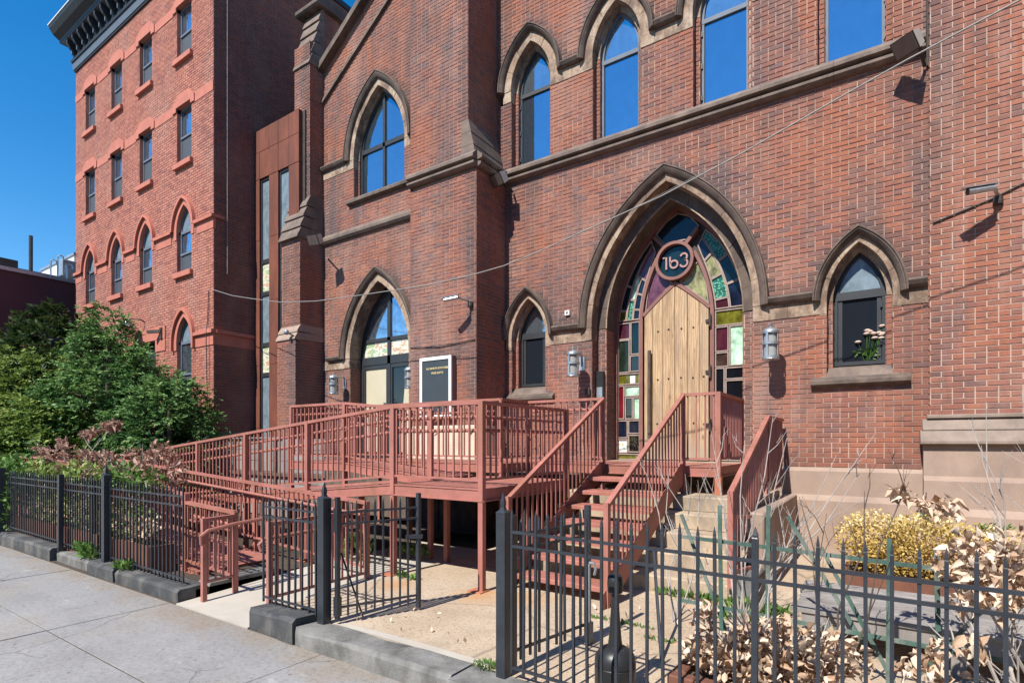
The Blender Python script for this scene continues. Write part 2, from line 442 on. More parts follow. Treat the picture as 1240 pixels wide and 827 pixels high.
class MB:
    def __init__(s):
        s.v, s.f, s.r = [], [], []
        s.rnd = None

    def add(s, vs, fs):
        o = len(s.v)
        s.v += [tuple(p) for p in vs]
        s.f += [tuple(i + o for i in f) for f in fs]
        return s

    def box(s, x0, x1, y0, y1, z0, z1):
        return s.add([(x0, y0, z0), (x1, y0, z0), (x1, y1, z0), (x0, y1, z0), (x0, y0, z1), (x1, y0, z1), (x1, y1, z1), (x0, y1, z1)],
                     [(0, 3, 2, 1), (4, 5, 6, 7), (0, 1, 5, 4), (1, 2, 6, 5), (2, 3, 7, 6), (3, 0, 4, 7)])

    def bbox(s, x0, x1, y0, y1, z0, z1, b=.01):
        """box with chamfered upright and top edges"""
        def ring(z, e):
            return [(x0 + b + e, y0 + e, z), (x1 - b - e, y0 + e, z), (x1 - e, y0 + b + e, z), (x1 - e, y1 - b - e, z),
                    (x1 - b - e, y1 - e, z), (x0 + b + e, y1 - e, z), (x0 + e, y1 - b - e, z), (x0 + e, y0 + b + e, z)]
        vs = ring(z0, 0) + ring(z1 - b, 0) + ring(z1, b)
        fs = [tuple(range(7, -1, -1)), tuple(range(16, 24))]
        for k in (0, 8):
            for i in range(8):
                j = (i + 1) % 8
                fs.append((k + i, k + j, k + 8 + j, k + 8 + i))
        return s.add(vs, fs)

    def bar(s, p, q, w, d, up=(0, 0, 1)):
        """rectangular bar from p to q: w across, d along up"""
        p, q = Vector(p), Vector(q)
        t = (q - p).normalized()
        u = Vector(up)
        a = t.cross(u)
        if a.length < 1e-4:
            a = t.cross(Vector((0, 1, 0)))
        a.normalize()
        n = a.cross(t).normalized()
        a, n = a * w / 2, n * d / 2
        vs = [p - a - n, p + a - n, p + a + n, p - a + n, q - a - n, q + a - n, q + a + n, q - a + n]
        return s.add(vs, [(0, 1, 2, 3), (7, 6, 5, 4), (0, 4, 5, 1), (1, 5, 6, 2), (2, 6, 7, 3), (3, 7, 4, 0)])

    def tube(s, pts, r, n=8, cap=True):
        pts = [Vector(p) for p in pts]
        rs = r if isinstance(r, (list, tuple)) else [r] * len(pts)
        o = len(s.v)
        ref = None
        for i, p in enumerate(pts):
            t = (pts[min(i + 1, len(pts) - 1)] - pts[max(i - 1, 0)]).normalized()
            if ref is None:
                ref = t.cross(Vector((0, 0, 1)))
                if ref.length < 1e-3:
                    ref = Vector((1, 0, 0))
            a = (ref - t * ref.dot(t)).normalized()
            ref = a
            b = t.cross(a)
            for k in range(n):
                an = 2 * pi * k / n
                s.v.append(tuple(p + (a * cos(an) + b * sin(an)) * rs[i]))
        for i in range(len(pts) - 1):
            for k in range(n):
                j = (k + 1) % n
                s.f.append((o + i * n + k, o + i * n + j, o + (i + 1) * n + j, o + (i + 1) * n + k))
        if cap:
            s.f.append(tuple(o + k for k in range(n - 1, -1, -1)))
            s.f.append(tuple(o + (len(pts) - 1) * n + k for k in range(n)))
        return s

    def lathe(s, c, prof, n=16):
        """prof: (radius, height) list about the vertical through c"""
        o = len(s.v)
        for r, h in prof:
            for k in range(n):
                a = 2 * pi * k / n
                s.v.append((c[0] + r * cos(a), c[1] + r * sin(a), c[2] + h))
        for i in range(len(prof) - 1):
            for k in range(n):
                j = (k + 1) % n
                s.f.append((o + i * n + k, o + i * n + j, o + (i + 1) * n + j, o + (i + 1) * n + k))
        s.f.append(tuple(o + k for k in range(n - 1, -1, -1)))
        s.f.append(tuple(o + (len(prof) - 1) * n + k for k in range(n)))
        return s

    def prism(s, poly, y0, y1):
        """poly of (x, z), counter-clockwise seen from -Y, between y0 (front) and y1"""
        n = len(poly)
        vs = [(x, y0, z) for x, z in poly] + [(x, y1, z) for x, z in poly]
        fs = [tuple(range(n)), tuple(range(2 * n - 1, n - 1, -1))]
        fs += [((i + 1) % n, i, n + i, n + (i + 1) % n) for i in range(n)]
        return s.add(vs, fs)

    def prism_x(s, poly, x0, x1):
        """poly of (y, z) between x0 and x1"""
        n = len(poly)
        vs = [(x0, y, z) for y, z in poly] + [(x1, y, z) for y, z in poly]
        fs = [tuple(range(n - 1, -1, -1)), tuple(range(n, 2 * n))]
        fs += [(i, (i + 1) % n, n + (i + 1) % n, n + i) for i in range(n)]
        return s.add(vs, fs)

    def sweep(s, sections, close=True):
        """list of rings of equal length"""
        o = len(s.v)
        n = len(sections[0])
        for r in sections:
            s.v += [tuple(p) for p in r]
        for i in range(len(sections) - 1):
            for k in range(n):
                j = (k + 1) % n
                s.f.append((o + i * n + k, o + i * n + j, o + (i + 1) * n + j, o + (i + 1) * n + k))
        s.f.append(tuple(o + k for k in range(n - 1, -1, -1)))
        m = (len(sections) - 1) * n
        s.f.append(tuple(o + m + k for k in range(n)))
        return s

    def build(s, name, mat, parent=None, kind=None, label=None, smooth=False, center=True, fix=True, attrs=None):
        vs = np.array(s.v, dtype=np.float64)
        pw = np.array(wloc(parent)) if parent is not None else np.zeros(3)
        if center and len(vs):
            lo, hi = vs.min(0), vs.max(0)
            c = np.array([(lo[0] + hi[0]) / 2, (lo[1] + hi[1]) / 2, lo[2]])
        else:
            c = pw
        me = bpy.data.meshes.new(name)
        me.from_pydata([tuple(p) for p in (vs - c)], [], s.f)
        if attrs:
            for k, arr in attrs.items():
                a = me.attributes.new(k, 'FLOAT', 'POINT')
                a.data.foreach_set('value', np.asarray(arr, dtype=np.float32))
        if fix:
            import bmesh
            bm = bmesh.new()
            bm.from_mesh(me)
            bmesh.ops.recalc_face_normals(bm, faces=bm.faces)
            bm.to_mesh(me)
            bm.free()
        if smooth:
            me.polygons.foreach_set('use_smooth', [True] * len(me.polygons))
            if smooth != 'all':
                me.set_sharp_from_angle(angle=radians(40))
        me.materials.append(mat)
        o = bpy.data.objects.new(name, me)
        COL.objects.link(o)
        if parent is not None:
            o.parent = parent
        o.location = tuple(c - pw)
        if kind: o['kind'] = kind
        if label: o['label'] = label
        return o

def inst(name, mesh, loc, parent, rot=None, scale=None):
    """object sharing a mesh, at a world place"""
    o = bpy.data.objects.new(name, mesh)
    COL.objects.link(o)
    o.parent = parent
    o.location = Vector(loc) - wloc(parent)
    if rot: o.rotation_euler = rot
    if scale: o.scale = scale
    return o

def clone(root, loc, rotz=0, label=None, group=None):
    kids = {}
    def rec(o, par):
        c = o.copy()
        COL.objects.link(c)
        c.parent = par
        for ch in list(o.children):
            rec(ch, c)
        return c
    r = rec(root, None)
    r.location = loc
    r.rotation_euler = (0, 0, rotz)
    if label: r['label'] = label
    if group: r['group'] = group
    return r

# ------------------------------------------------------------------ pointed arches
class Arch:
    def __init__(s, c, zs, a, r):
        s.c, s.zs, s.a, s.rise = c, zs, a, r
        s.R = (a * a + r * r) / (2 * a)
        s.k = s.R - a

    def pt(s, side, d, t):
        Rd = s.R + d
        th = t * acos(max(-1, min(1, s.k / Rd)))
        return (s.c + side * (Rd * cos(th) - s.k), s.zs + Rd * sin(th))

    def half(s, d, z):
        if z <= s.zs:
            return s.a + d
        q = (s.R + d) ** 2 - (z - s.zs) ** 2
        return sqrt(q) - s.k if q > s.k * s.k else -1

    def apex(s, d=0):
        return s.pt(1, d, 1)[1]

    def outline(s, d, zb, n=12):
        """ccw from bottom left: across the sill, up the right side, over, down the left"""
        p = [(s.c - s.a - d, zb), (s.c + s.a + d, zb)]
        p += [s.pt(1, d, i / n) for i in range(n + 1)]
        p += [s.pt(-1, d, i / n) for i in range(n - 1, -1, -1)]
        return p

    def arc(s, mb, side, prof, t0, t1, n=4):
        secs = []
        for i in range(n + 1):
            t = t0 + (t1 - t0) * i / n
            ring = []
            for d, y in prof:
                x, z = s.pt(side, d, t)
                ring.append((x, y, z))
            secs.append(ring)
        mb.sweep(secs)

    def jamb(s, mb, side, prof, z0, z1=None):
        z1 = s.zs if z1 is None else z1
        mb.sweep([[(s.c + side * (s.a + d), y, z) for d, y in prof] for z in (z0, z1)])

def rect(d0, d1, y0, y1):
    return [(d0, y0), (d1, y0), (d1, y1), (d0, y1)]

def ring_stones(parent, arch, d0, d1, y0, y1, m, mat, name='voussoir', zfoot=None, jit=.006):
    for side in (-1, 1):
        for i in range(m):
            mb = MB()
            j = random.uniform(-jit, jit)
            e = .0028 / (arch.R + d0)
            arch.arc(mb, side, rect(d0, d1, y0 + j, y1), i / m + e, (i + 1) / m - (e if i < m - 1 else 0), 4)
            mb.build(name, mat, parent)
        if zfoot is not None:
            mb = MB()
            arch.jamb(mb, side, rect(d0, d1 + random.uniform(0, .05), y0 + random.uniform(-jit, jit), y1), zfoot, arch.zs - .008)
            mb.build(name, mat, parent)

# ------------------------------------------------------------------ brickwork
BRICKS = []          # church bricks, sorted later so that the largest in view become parts of their own
def brick_run(mb, R, lists, axis, plane, u0, u1, z0, z1, proud, rv, soot):
    e = .0035
    if axis == 'x':
        f = lambda u, w, z: (u, plane - w, z)
    else:
        f = lambda u, w, z: (plane + w, u, z)
    vs = [f(u0, -.012, z0), f(u1, -.012, z0), f(u1, -.012, z1), f(u0, -.012, z1),
          f(u0 + e, proud, z0 + e), f(u1 - e, proud, z0 + e), f(u1 - e, proud, z1 - e), f(u0 + e, proud, z1 - e)]
    fs = [(4, 5, 6, 7), (0, 1, 5, 4), (1, 2, 6, 5), (2, 3, 7, 6), (3, 0, 4, 7)]
    if axis != 'x':
        pass
    mb.add(vs, fs)
    lists[0] += [rv] * 8
    lists[1] += [soot] * 8

def brick_wall(parent, name, axis, plane, u0, u1, z0, z1, blocks, bmat, mmat, course=.0677, length=.198, joint=.0075,
               sootfn=None, collect=False, phase=0., label=None):
    """a wall piece (mortar sheet with the openings left out) and its bricks; blocks(z) gives the closed u intervals"""
    back = MB()
    mb = MB()
    lists = [[], []]
    nz = int(math.ceil((z1 - z0) / course))
    f = (lambda u, z: (u, plane + .004, z)) if axis == 'x' else (lambda u, z: (plane - .004, u, z))
    cand = []
    for i in range(nz):
        za, zb = z0 + i * course, min(z1, z0 + (i + 1) * course)
        if zb - za < .02:
            break
        zc = (za + zb) / 2
        iv = [(u0, u1)]
        for (a, b) in blocks(zc):
            new = []
            for (p, q) in iv:
                if b <= p or a >= q:
                    new.append((p, q))
                else:
                    if a > p: new.append((p, a))
                    if b < q: new.append((b, q))
            iv = new
        off = phase + (length / 2 if i % 2 else 0)
        hdr = (i % 7 == 3)
        ln = length / 2 if hdr else length
        for (p, q) in iv:
            back.add([f(p, za), f(q, za), f(q, zb), f(p, zb)], [(0, 1, 2, 3)])
            k = math.floor((p - off) / ln)
            while True:
                a, b = off + k * ln, off + (k + 1) * ln
                k += 1
                if a >= q:
                    break
                full = a >= p and b <= q and not hdr
                a, b = max(a, p), min(b, q)
                if b - a < .025:
                    continue
                aa = a + joint / 2 if a > p else a
                bb = b - joint / 2 if b < q else b
                so_ = sootfn((a + b) / 2, zc) if sootfn else 0
                so_ = min(1, max(0, so_ + random.uniform(-.18, .18))) if so_ > 0 else 0
                rec = (axis, plane, aa, bb, za + joint / 2, zb - joint / 2, random.uniform(.001, .0055), random.random(), so_)
                if collect and full and axis == 'x':
                    cand.append(rec)
                else:
                    brick_run(mb, None, lists, *rec)
    w = back.build(name, mmat, parent, label=label, fix=False)
    if collect:
        BRICKS.append((w, mb, lists, cand, bmat))
    else:
        mb.build('brickwork', bmat, w, kind='stuff', fix=False, attrs={'rnd': lists[0], 'soot': lists[1]})
    return w

def in_view(x, y, z):
    th = radians(34.01)
    c, s = cos(th), sin(th)
    Z = -s * x + c * y
    if Z < .2: return None
    px = 620 + 668 * (c * x + s * y) / Z
    py = 535 - (z - 1.65) * 668 / Z
    if 4 < px < 1236 and 4 < py < 823:
        return px, py, Z
    return None

def finish_bricks(n=300):
    allc = []
    for wi, (w, mb, lists, cand, bmat) in enumerate(BRICKS):
        for r in cand:
            v = in_view((r[2] + r[3]) / 2, r[1], (r[4] + r[5]) / 2)
            vr = in_view(r[3], r[1], r[4])
            vl = in_view(r[2], r[1], r[4])
            size = abs(vr[0] - vl[0]) * 668 / v[2] if v and vr and vl else 0
            if v and v[1] > 520: size *= .6
            allc.append((size, wi, r))
    allc.sort(key=lambda t: -t[0])
    meshes = {}
    for i, (size, wi, r) in enumerate(allc):
        w, mb, lists, cand, bmat = BRICKS[wi]
        if i >= n or size == 0:
            brick_run(mb, None, lists, *r)
            continue
        key = (round(r[3] - r[2], 3), round(r[5] - r[4], 3), wi)
        if key not in meshes:
            t = MB()
            brick_run(t, None, [[], []], 'x', 0, -(key[0]) / 2, key[0] / 2, 0, key[1], .003, 0, 0)
            me = bpy.data.meshes.new('brick')
            me.from_pydata(t.v, [], t.f)
            me.materials.append(bmat)
            meshes[key] = me
        o = inst('brick', meshes[key], ((r[2] + r[3]) / 2, r[1] - (r[6] - .003), r[4]), w)
        o.color = (1 - r[8], 1, 1, 1)
    for w, mb, lists, cand, bmat in BRICKS:
        mb.build('brickwork', bmat, w, kind='stuff', fix=False, attrs={'rnd': lists[0], 'soot': lists[1]})

# ------------------------------------------------------------------ leaves (numpy)
def leaves(name, parent, mat, C, out, size, droop=.3, spread=1., fold=.25, aspect=.5, kind='stuff', rnd=None, seed=1, curl=0):
    """C: n x 3 leaf bases, out: n x 3 rough outward directions"""
    g = np.random.default_rng(seed)
    n = len(C)
    d = out + g.normal(0, spread, (n, 3))
    d[:, 2] -= droop
    d /= np.linalg.norm(d, axis=1)[:, None] + 1e-9
    up = g.normal(0, .55, (n, 3)) + np.array([0, -.35, 1.0])
    sidev = np.cross(d, up)
    sidev /= np.linalg.norm(sidev, axis=1)[:, None] + 1e-9
    nrm = np.cross(sidev, d)
    L_ = (size * g.uniform(.6, 1.35, n))[:, None]
    w = L_ * aspect
    f = fold * w
    if not curl:
        V = np.stack([C, C + d * L_ * .45 + sidev * w * .5 + nrm * f, C + d * L_, C + d * L_ * .45 - sidev * w * .5 + nrm * f], 1).reshape(-1, 3)
        k = 4
        faces = np.arange(n * 4, dtype=np.int32).reshape(-1, 4)
    else:
        ts, wf = np.array([0, .3, .65, 1.0]), np.array([.06, .95, .8, .04])
        ph = g.uniform(0, 6.28, n)[:, None]
        cu = g.normal(0, curl, n)[:, None]
        rows = []
        for t_, wv in zip(ts, wf):
            for sgn in (-1, 0, 1):
                crump = g.normal(0, .10, (n, 1)) if 0 < t_ < 1 else 0
                off = cu * t_ * t_ * L_ + abs(sgn) * f * 2.2 * wv + L_ * .10 * np.sin(ph + 5 * t_ + 1.7 * sgn) + L_ * crump * abs(sgn)
                rows.append(C + d * L_ * t_ * (1 - .12 * np.abs(cu)) + sidev * w * .5 * wv * sgn + nrm * off)
        V = np.stack(rows, 1).reshape(-1, 3)
        k = 12
        base = (np.arange(n, dtype=np.int32) * 12)[:, None]
        q = [base + np.array([a * 3 + b, a * 3 + b + 1, a * 3 + b + 4, a * 3 + b + 3]) for a in range(3) for b in range(2)]
        faces = np.concatenate(q, 1).reshape(-1, 4)
    rv = g.uniform(0, 1, n) if rnd is None else np.clip(rnd + g.normal(0, .12, n), 0.001, .999)
    lo, hi = V.min(0), V.max(0)
    c = np.array([(lo[0] + hi[0]) / 2, (lo[1] + hi[1]) / 2, lo[2]])
    pw = np.array(wloc(parent)) if parent is not None else np.zeros(3)
    me = bpy.data.meshes.new(name)
    nf = len(faces)
    me.vertices.add(len(V))
    me.vertices.foreach_set('co', (V - c).astype(np.float32).ravel())
    me.loops.add(nf * 4)
    me.loops.foreach_set('vertex_index', faces.ravel())
    me.polygons.add(nf)
    me.polygons.foreach_set('loop_start', np.arange(0, nf * 4, 4, dtype=np.int32))
    me.update(calc_edges=True)
    if curl: me.polygons.foreach_set('use_smooth', [True] * nf)
    a = me.attributes.new('rnd', 'FLOAT', 'POINT')
    a.data.foreach_set('value', np.repeat(rv, k).astype(np.float32) * .999)
    me.materials.append(mat)
    o = bpy.data.objects.new(name, me)
    COL.objects.link(o)
    o.parent = parent
    o.location = tuple(c - pw)
    if kind: o['kind'] = kind
    return o

# ================================================================== SETTING
def structure(name, mb, mat):
    return mb.build(name, mat, None, kind='structure')

structure('ground', MB().add([(-900, -900, -.16), (900, -900, -.16), (900, 900, -.16), (-900, 900, -.16)], [(0, 1, 2, 3)]), M['soil'])
structure('road', MB().box(-60, 40, -14, -2.6, -.155, -.13), M['asphalt'])
# sidewalk: a bed with slabs of concrete, joints left open
sw = structure('sidewalk', MB().box(-60, 40, -2.6, 2.9, -.15, -.009), M['soil'])
xs = [-60, -40, -27, -19, -16.5, -13.9, -11.3, -8.72, -6.09, -3.63, -1.1, 1.4, 4, 9, 20, 40]
for i in range(len(xs) - 1):
    for (ya, yb) in ((-2.6, -1.2), (-1.2, .3), (.3, 1.73), (1.73, 2.74)):
        t = random.uniform(-.003, .003)
        MB().bbox(xs[i] + .006, xs[i + 1] - .006, ya + .006, yb - .006, -.10, t, .002).build('paving_slab', M['concrete'], sw)
# the paved yard inside the fence, and the pale ramp apron at the gap in the kerb
structure('yard', MB().box(-4.66, 12, 2.95, 8.7, -.1, .13), M['aggregate'])
structure('planting_bed', MB().box(-40, -6.0, 2.95, 7.1, -.1, .10), M['soil'])
ap = MB()
ap.add([(-5.98, 2.742, .006), (-4.68, 2.742, .006), (-4.68, 4.35, .10), (-5.98, 4.35, .10), (-5.98, 2.742, -.1), (-4.68, 2.742, -.1), (-4.68, 4.35, -.1), (-5.98, 4.35, -.1)],
       [(0, 1, 2, 3), (0, 4, 5, 1), (1, 5, 6, 2), (2, 6, 7, 3), (3, 7, 4, 0)])
structure('apron', ap, M['apron'])
structure('path', MB().box(-5.97, -4.69, 4.352, 6.3, -.1, .11), M['apron'])

# ================================================================== CHURCH
YF, YG, YP, YT = 8.66, 8.60, 7.76, 8.60
CX = -2.885
church = thing('church', 'old red brick church with pointed windows behind the red metal ramp', 'church', (CX, YF, 0))
PORT = Arch(CX, 3.62, 1.295, 2.183)
SW1, SW2 = Arch(-5.475, 3.58, .372, .731), Arch(-.28, 3.58, .372, .731)
UPS = [Arch(c, 8.29, .43, .786) for c in (-5.43, -3.735, -2.03, -.335)]
GDOOR = Arch(-9.43, 3.60, .956, 1.67)
GWIN = Arch(-9.43, 8.22, .82, 1.445)

def hood_dist(arch, d, x, z):
    """distance outside the hood line"""
    if z < arch.zs:
        return 9
    sgn = 1 if x < arch.c else -1
    q = sqrt((abs(x - arch.c) + arch.k) ** 2 + (z - arch.zs) ** 2)
    return q - (arch.R + d)

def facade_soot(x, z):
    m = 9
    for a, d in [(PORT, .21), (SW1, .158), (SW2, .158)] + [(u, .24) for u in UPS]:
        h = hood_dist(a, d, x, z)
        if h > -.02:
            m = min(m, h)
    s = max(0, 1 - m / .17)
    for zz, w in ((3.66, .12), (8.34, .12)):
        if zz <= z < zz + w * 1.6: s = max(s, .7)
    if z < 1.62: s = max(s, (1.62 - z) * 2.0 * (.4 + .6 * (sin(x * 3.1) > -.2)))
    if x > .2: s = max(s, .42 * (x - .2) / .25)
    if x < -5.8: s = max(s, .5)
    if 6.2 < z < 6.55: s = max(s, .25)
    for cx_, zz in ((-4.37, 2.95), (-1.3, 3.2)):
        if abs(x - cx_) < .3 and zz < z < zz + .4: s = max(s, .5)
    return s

def facade_blocks(z):
    out = []
    h = PORT.half(.12 if z > 3.40 else 0, z)
    if h > 0 and z < 6.2: out.append((CX - h, CX + h))
    for a in (SW1, SW2):
        if z > 2.48:
            h = a.half(.09 if z > 3.40 else 0, z)
            if z < 2.53: h = .44
            if h > 0 and z < 4.7: out.append((a.c - h, a.c + h))
    for a in UPS:
        if z > 6.80:
            h = a.half(.165 if z > 8.08 else 0, z)
            if h > 0: out.append((a.c - h, a.c + h))
    if 3.40 < z < 3.62 or 8.08 < z < 8.30:
        out.append((-6.3, 1))
    if 6.56 < z < 6.80: out.append((-6.3, 1))
    return out

brick_wall(church, 'facade_wall', 'x', YF, -6.21, .47, 1.305, 10.7, facade_blocks, M['brick'], M['mortar'], sootfn=facade_soot, collect=True)
brick_wall(church, 'tower_wall', 'x', YT, .472, 4.4, 1.98, 10.7, lambda z: [], M['brick'], M['mortar_pale'], course=.0677, length=.214, joint=.0078,
           sootfn=lambda x, z: .5 if x < .55 else 0, collect=True, phase=.05)
brick_wall(church, 'tower_return', '-y', .472, YT, YF, 1.98, 10.7, lambda z: [], M['brick'], M['mortar'])
MB().box(-6.0, 4.4, 9.42, 20, 0, 10.7).build('wall_core', M['mortar'], church)
MB().box(4.0, 4.4, 8.62, 9.42, 0, 10.7).build('wall_core', M['mortar'], church)

# gable
def gable_soot(x, z):
    s = 0
    for a, d in ((GDOOR, .254), (GWIN, .25)):
        h = hood_dist(a, d, x, z)
        if -.02 < h: s = max(s, 1 - h / .16)
    if x < -11.2: s = max(s, .5)
    if 6.2 < z < 6.46: s = max(s, .35)
    return s
SLOPE = .65
def gable_blocks(z):
    out = []
    h = GDOOR.half(.16 if z > 3.38 else 0, z)
    if h > 0 and z < 5.9: out.append((-9.43 - h, -9.43 + h))
    if z > 7.16:
        h = GWIN.half(.13 if z > 8.02 else 0, z)
        if z < 7.32: h = 1.0
        if h > 0: out.append((-9.43 - h, -9.43 + h))
    if 3.38 < z < 3.60: out.append((-11.5, -9.43 - .95)); out.append((-9.43 + .95, -7.3))
    if 8.02 < z < 8.22: out.append((-11.5, -9.43 - .8)); out.append((-9.43 + .8, -7.3))
    if z > 10.75: out.append((-20, -11.32 + (z - 10.75) / SLOPE))
    return out
brick_wall(church, 'gable_wall', 'x', YG, -11.39, -7.3, 1.2, 13.4, gable_blocks, M['brick'], M['mortar'], sootfn=gable_soot)
MB().prism([(-11.36, 0), (-7.4, 0), (-7.4, 13.2), (-11.36, 10.6)], 9.10, 16).build('wall_core', M['mortar'], church)

# pier between gable and facade
def pier_soot(x, z):
    s = .62 if x > -6.2 and z < 6.5 else 0
    if x > -6.36 and z > 6.5: s = .5
    if -7.25 < x < -6.3 and 3.2 < z < 3.42: s = max(s, .75)
    return s
def pier_blocks(z):
    if z > 7.44: return [(-6.19, 0)]
    if z > 6.50: return [(-6.34, 0)] if z > 6.72 else [(-8, 0)]
    return []
brick_wall(church, 'pier_front', 'x', YP, -7.6, -6.0, 1.96, 11.6, pier_blocks, M['brick'], M['mortar'], sootfn=pier_soot)
brick_wall(church, 'pier_side', 'y', -6.0, YP, YF, 1.2, 6.52, lambda z: [], M['brick'], M['mortar'])
brick_wall(church, 'pier_side', 'y', -6.19, YP, YF, 7.3, 11.6, lambda z: [], M['brick'], M['mortar'])
brick_wall(church, 'pier_side', '-y', -7.6, YP, YG, 1.2, 11.6, lambda z: [], M['brick'], M['mortar'])
MB().box(-7.57, -6.03, 7.79, 9.5, 0, 6.6).build('wall_core', M['mortar'], church)
MB().box(-7.57, -6.22, 7.79, 9.5, 6.602, 11.6).build('wall_core', M['mortar'], church)
# pier weathering on the right: three sloping stones
for i in range(3):
    za, zb = 6.72 + i * .24, 6.72 + (i + 1) * .24 - .006
    xa, xb = -6.02 - i * .057, -6.02 - (i + 1) * .057
    mb = MB()
    mb.prism([(-6.34, za), (xa + .02, za), (xb + .015, zb), (-6.34, zb)], YP - .012, YF)
    mb.build('weathering_stone', M['sillstone'], church)

# ---- string courses, in lengths of stone
SILLP = lambda Y: [(Y + .02, 6.535), (Y - .055, 6.545), (Y - .10, 6.575), (Y - .10, 6.612), (Y - .02, 6.628), (Y - .02, 6.655), (Y - .125, 6.675), (Y - .125, 6.725), (Y - .02, 6.822), (Y + .10, 6.845), (Y + .10, 6.535)]
def course_stones(name, prof, xa, xb, step, mat, parent=church):
    n = max(1, round((xb - xa) / step))
    w = (xb - xa) / n
    cuts = [xa] + [xa + w * (i + random.uniform(-.12, .12)) for i in range(1, n)] + [xb]
    for i in range(n):
        MB().prism_x(prof, cuts[i] + .0015, cuts[i + 1] - .0015).build(name, mat, parent)
strings = MB().prism_x([(8.67, 6.54), (8.7, 6.54), (8.7, 6.8), (8.67, 6.8)], -5.97, .44).build('string_course', M['sillstone'], church)
course_stones('course_stone', SILLP(YF), -5.99, .43, .95, M['sillstone'], strings)
course_stones('course_stone', SILLP(YP), -7.62, -5.98, .8, M['sillstone'], strings)
# string returning along the pier side
mb = MB()
P = [(y - YP, z) for y, z in SILLP(YP)]
mb.sweep([[(-6.0 - dy, y, z) for dy, z in P] for y in (YP + .0, YF - .13)])
mb.build('course_stone', M['sillstone'], strings)
course_stones('course_stone', [(y, z - .12) for y, z in [(YG + .02, 6.54), (YG - .06, 6.55), (YG - .10, 6.60), (YG - .10, 6.66), (YG - .02, 6.76), (YG + .02, 6.76)]], -11.38, -7.55, 1.0, M['sillstone'], strings)
# tower string, dark drain pipe in the joint
course_stones('course_stone', [(y, z) for y, z in [(YT + .02, 7.42), (YT - .06, 7.43), (YT - .10, 7.47), (YT - .10, 7.52), (YT - .02, 7.62), (YT + .02, 7.62)]], .46, 4.3, 1.0, M['brownstone'], strings)
MB().tube([(.452, YF - .03, 6.35), (.452, YF - .03, 10.7)], .018, 8).build('drain_pipe', M['iron'], church)
# gable copings
def slope_bar(name, x0, z0, x1, sl, hgt, ya, yb, mat, n):
    for i in range(n):
        a, b = x0 + (x1 - x0) * i / n + .003, x0 + (x1 - x0) * (i + 1) / n - .003
        za, zb = z0 + sl * (a - x0), z0 + sl * (b - x0)
        MB().add([(a, ya, za), (b, ya, zb), (b, ya + .03, zb + hgt), (a, ya + .03, za + hgt), (a, yb, za), (b, yb, zb), (b, yb, zb + hgt), (a, yb, za + hgt)],
                 [(0, 1, 2, 3), (7, 6, 5, 4), (0, 4, 5, 1), (3, 2, 6, 7), (0, 3, 7, 4), (1, 5, 6, 2)]).build(name, mat, church)
slope_bar('coping_stone', -11.40, 10.62, -7.62, SLOPE, .21, YG - .17, YG + .5, M['brownstone'], 5)
slope_bar('coping_stone', -11.40, 10.835, -7.62, SLOPE, .06, YG - .12, YG + .5, M['sillstone'], 5)
slope_bar('moulding_stone', -11.38, 9.86, -7.62, SLOPE, .13, YG - .07, YG + .03, M['brownstone'], 5)

# ---- plinth of the main wall and tower
pl = MB()
pl.prism_x([(YF + .1, 0), (YF - .17, 0), (YF - .17, .86), (YF - .075, .93), (YF - .075, 1.252), (YF - .005, 1.303), (YF + .1, 1.303)], -4.25, .40)
plo = pl.build('plinth', M['plinth'], church)
tp = [(YT + .1, 0), (YT - .30, 0), (YT - .30, .78), (YT - .21, .86), (YT - .21, 1.18), (YT - .13, 1.235), (YT - .13, 1.612), (YT + .1, 1.612)]
MB().prism_x(tp, .402, 4.4).build('plinth', M['plinth'], church)
M['mould'] = plain('grey_brown_moulding', (.255, .20, .165), .92, .15, 3, .35, dirt=(.16, .125, .105), dirt_amt=.7)
MB().prism_x([(YT + .1, 1.615), (YT - .19, 1.615), (YT - .21, 1.63), (YT - .21, 1.66), (YT - .115, 1.79), (YT + .1, 1.79)], .37, 4.4).build('moulding_stone', M['mould'], church)
MB().prism_x([(YT + .1, 1.794), (YT - .125, 1.794), (YT - .125, 1.805), (YT - .04, 1.93), (YT + .1, 1.93)], .395, 4.4).build('moulding_stone', M['mould'], church)
MB().prism_x([(YT + .1, 1.934), (YT - .055, 1.934), (YT - .075, 1.945), (YT - .075, 1.975), (YT - .06, 1.985), (YT + .1, 1.985)], .44, 4.4).build('moulding_stone', M['mould'], church)
for i in range(2):   # pier base blocks: upper row pale, lower row coloured dark as under-deck shade
    for k in range(2):
        MB().bbox(-7.66 + k * .86, -6.82 + k * .86 - .004, YP - .09, 8.6, .02 + i * .97 + (.0 if i else .0), .98 + i * .97, .012).build('base_block', M['cream'] if i else M['brownstone'], church)
MB().box(-11.36, -7.67, YG - .06, YG + .3, 0, 1.19).build('plinth', M['brownstone'], church)  # gable plinth coloured dark to stand in for shade under the deck
MB().box(-5.99, -4.26, YF - .05, YF + .3, 0, 1.303).build('plinth', M['brownstone'], church)

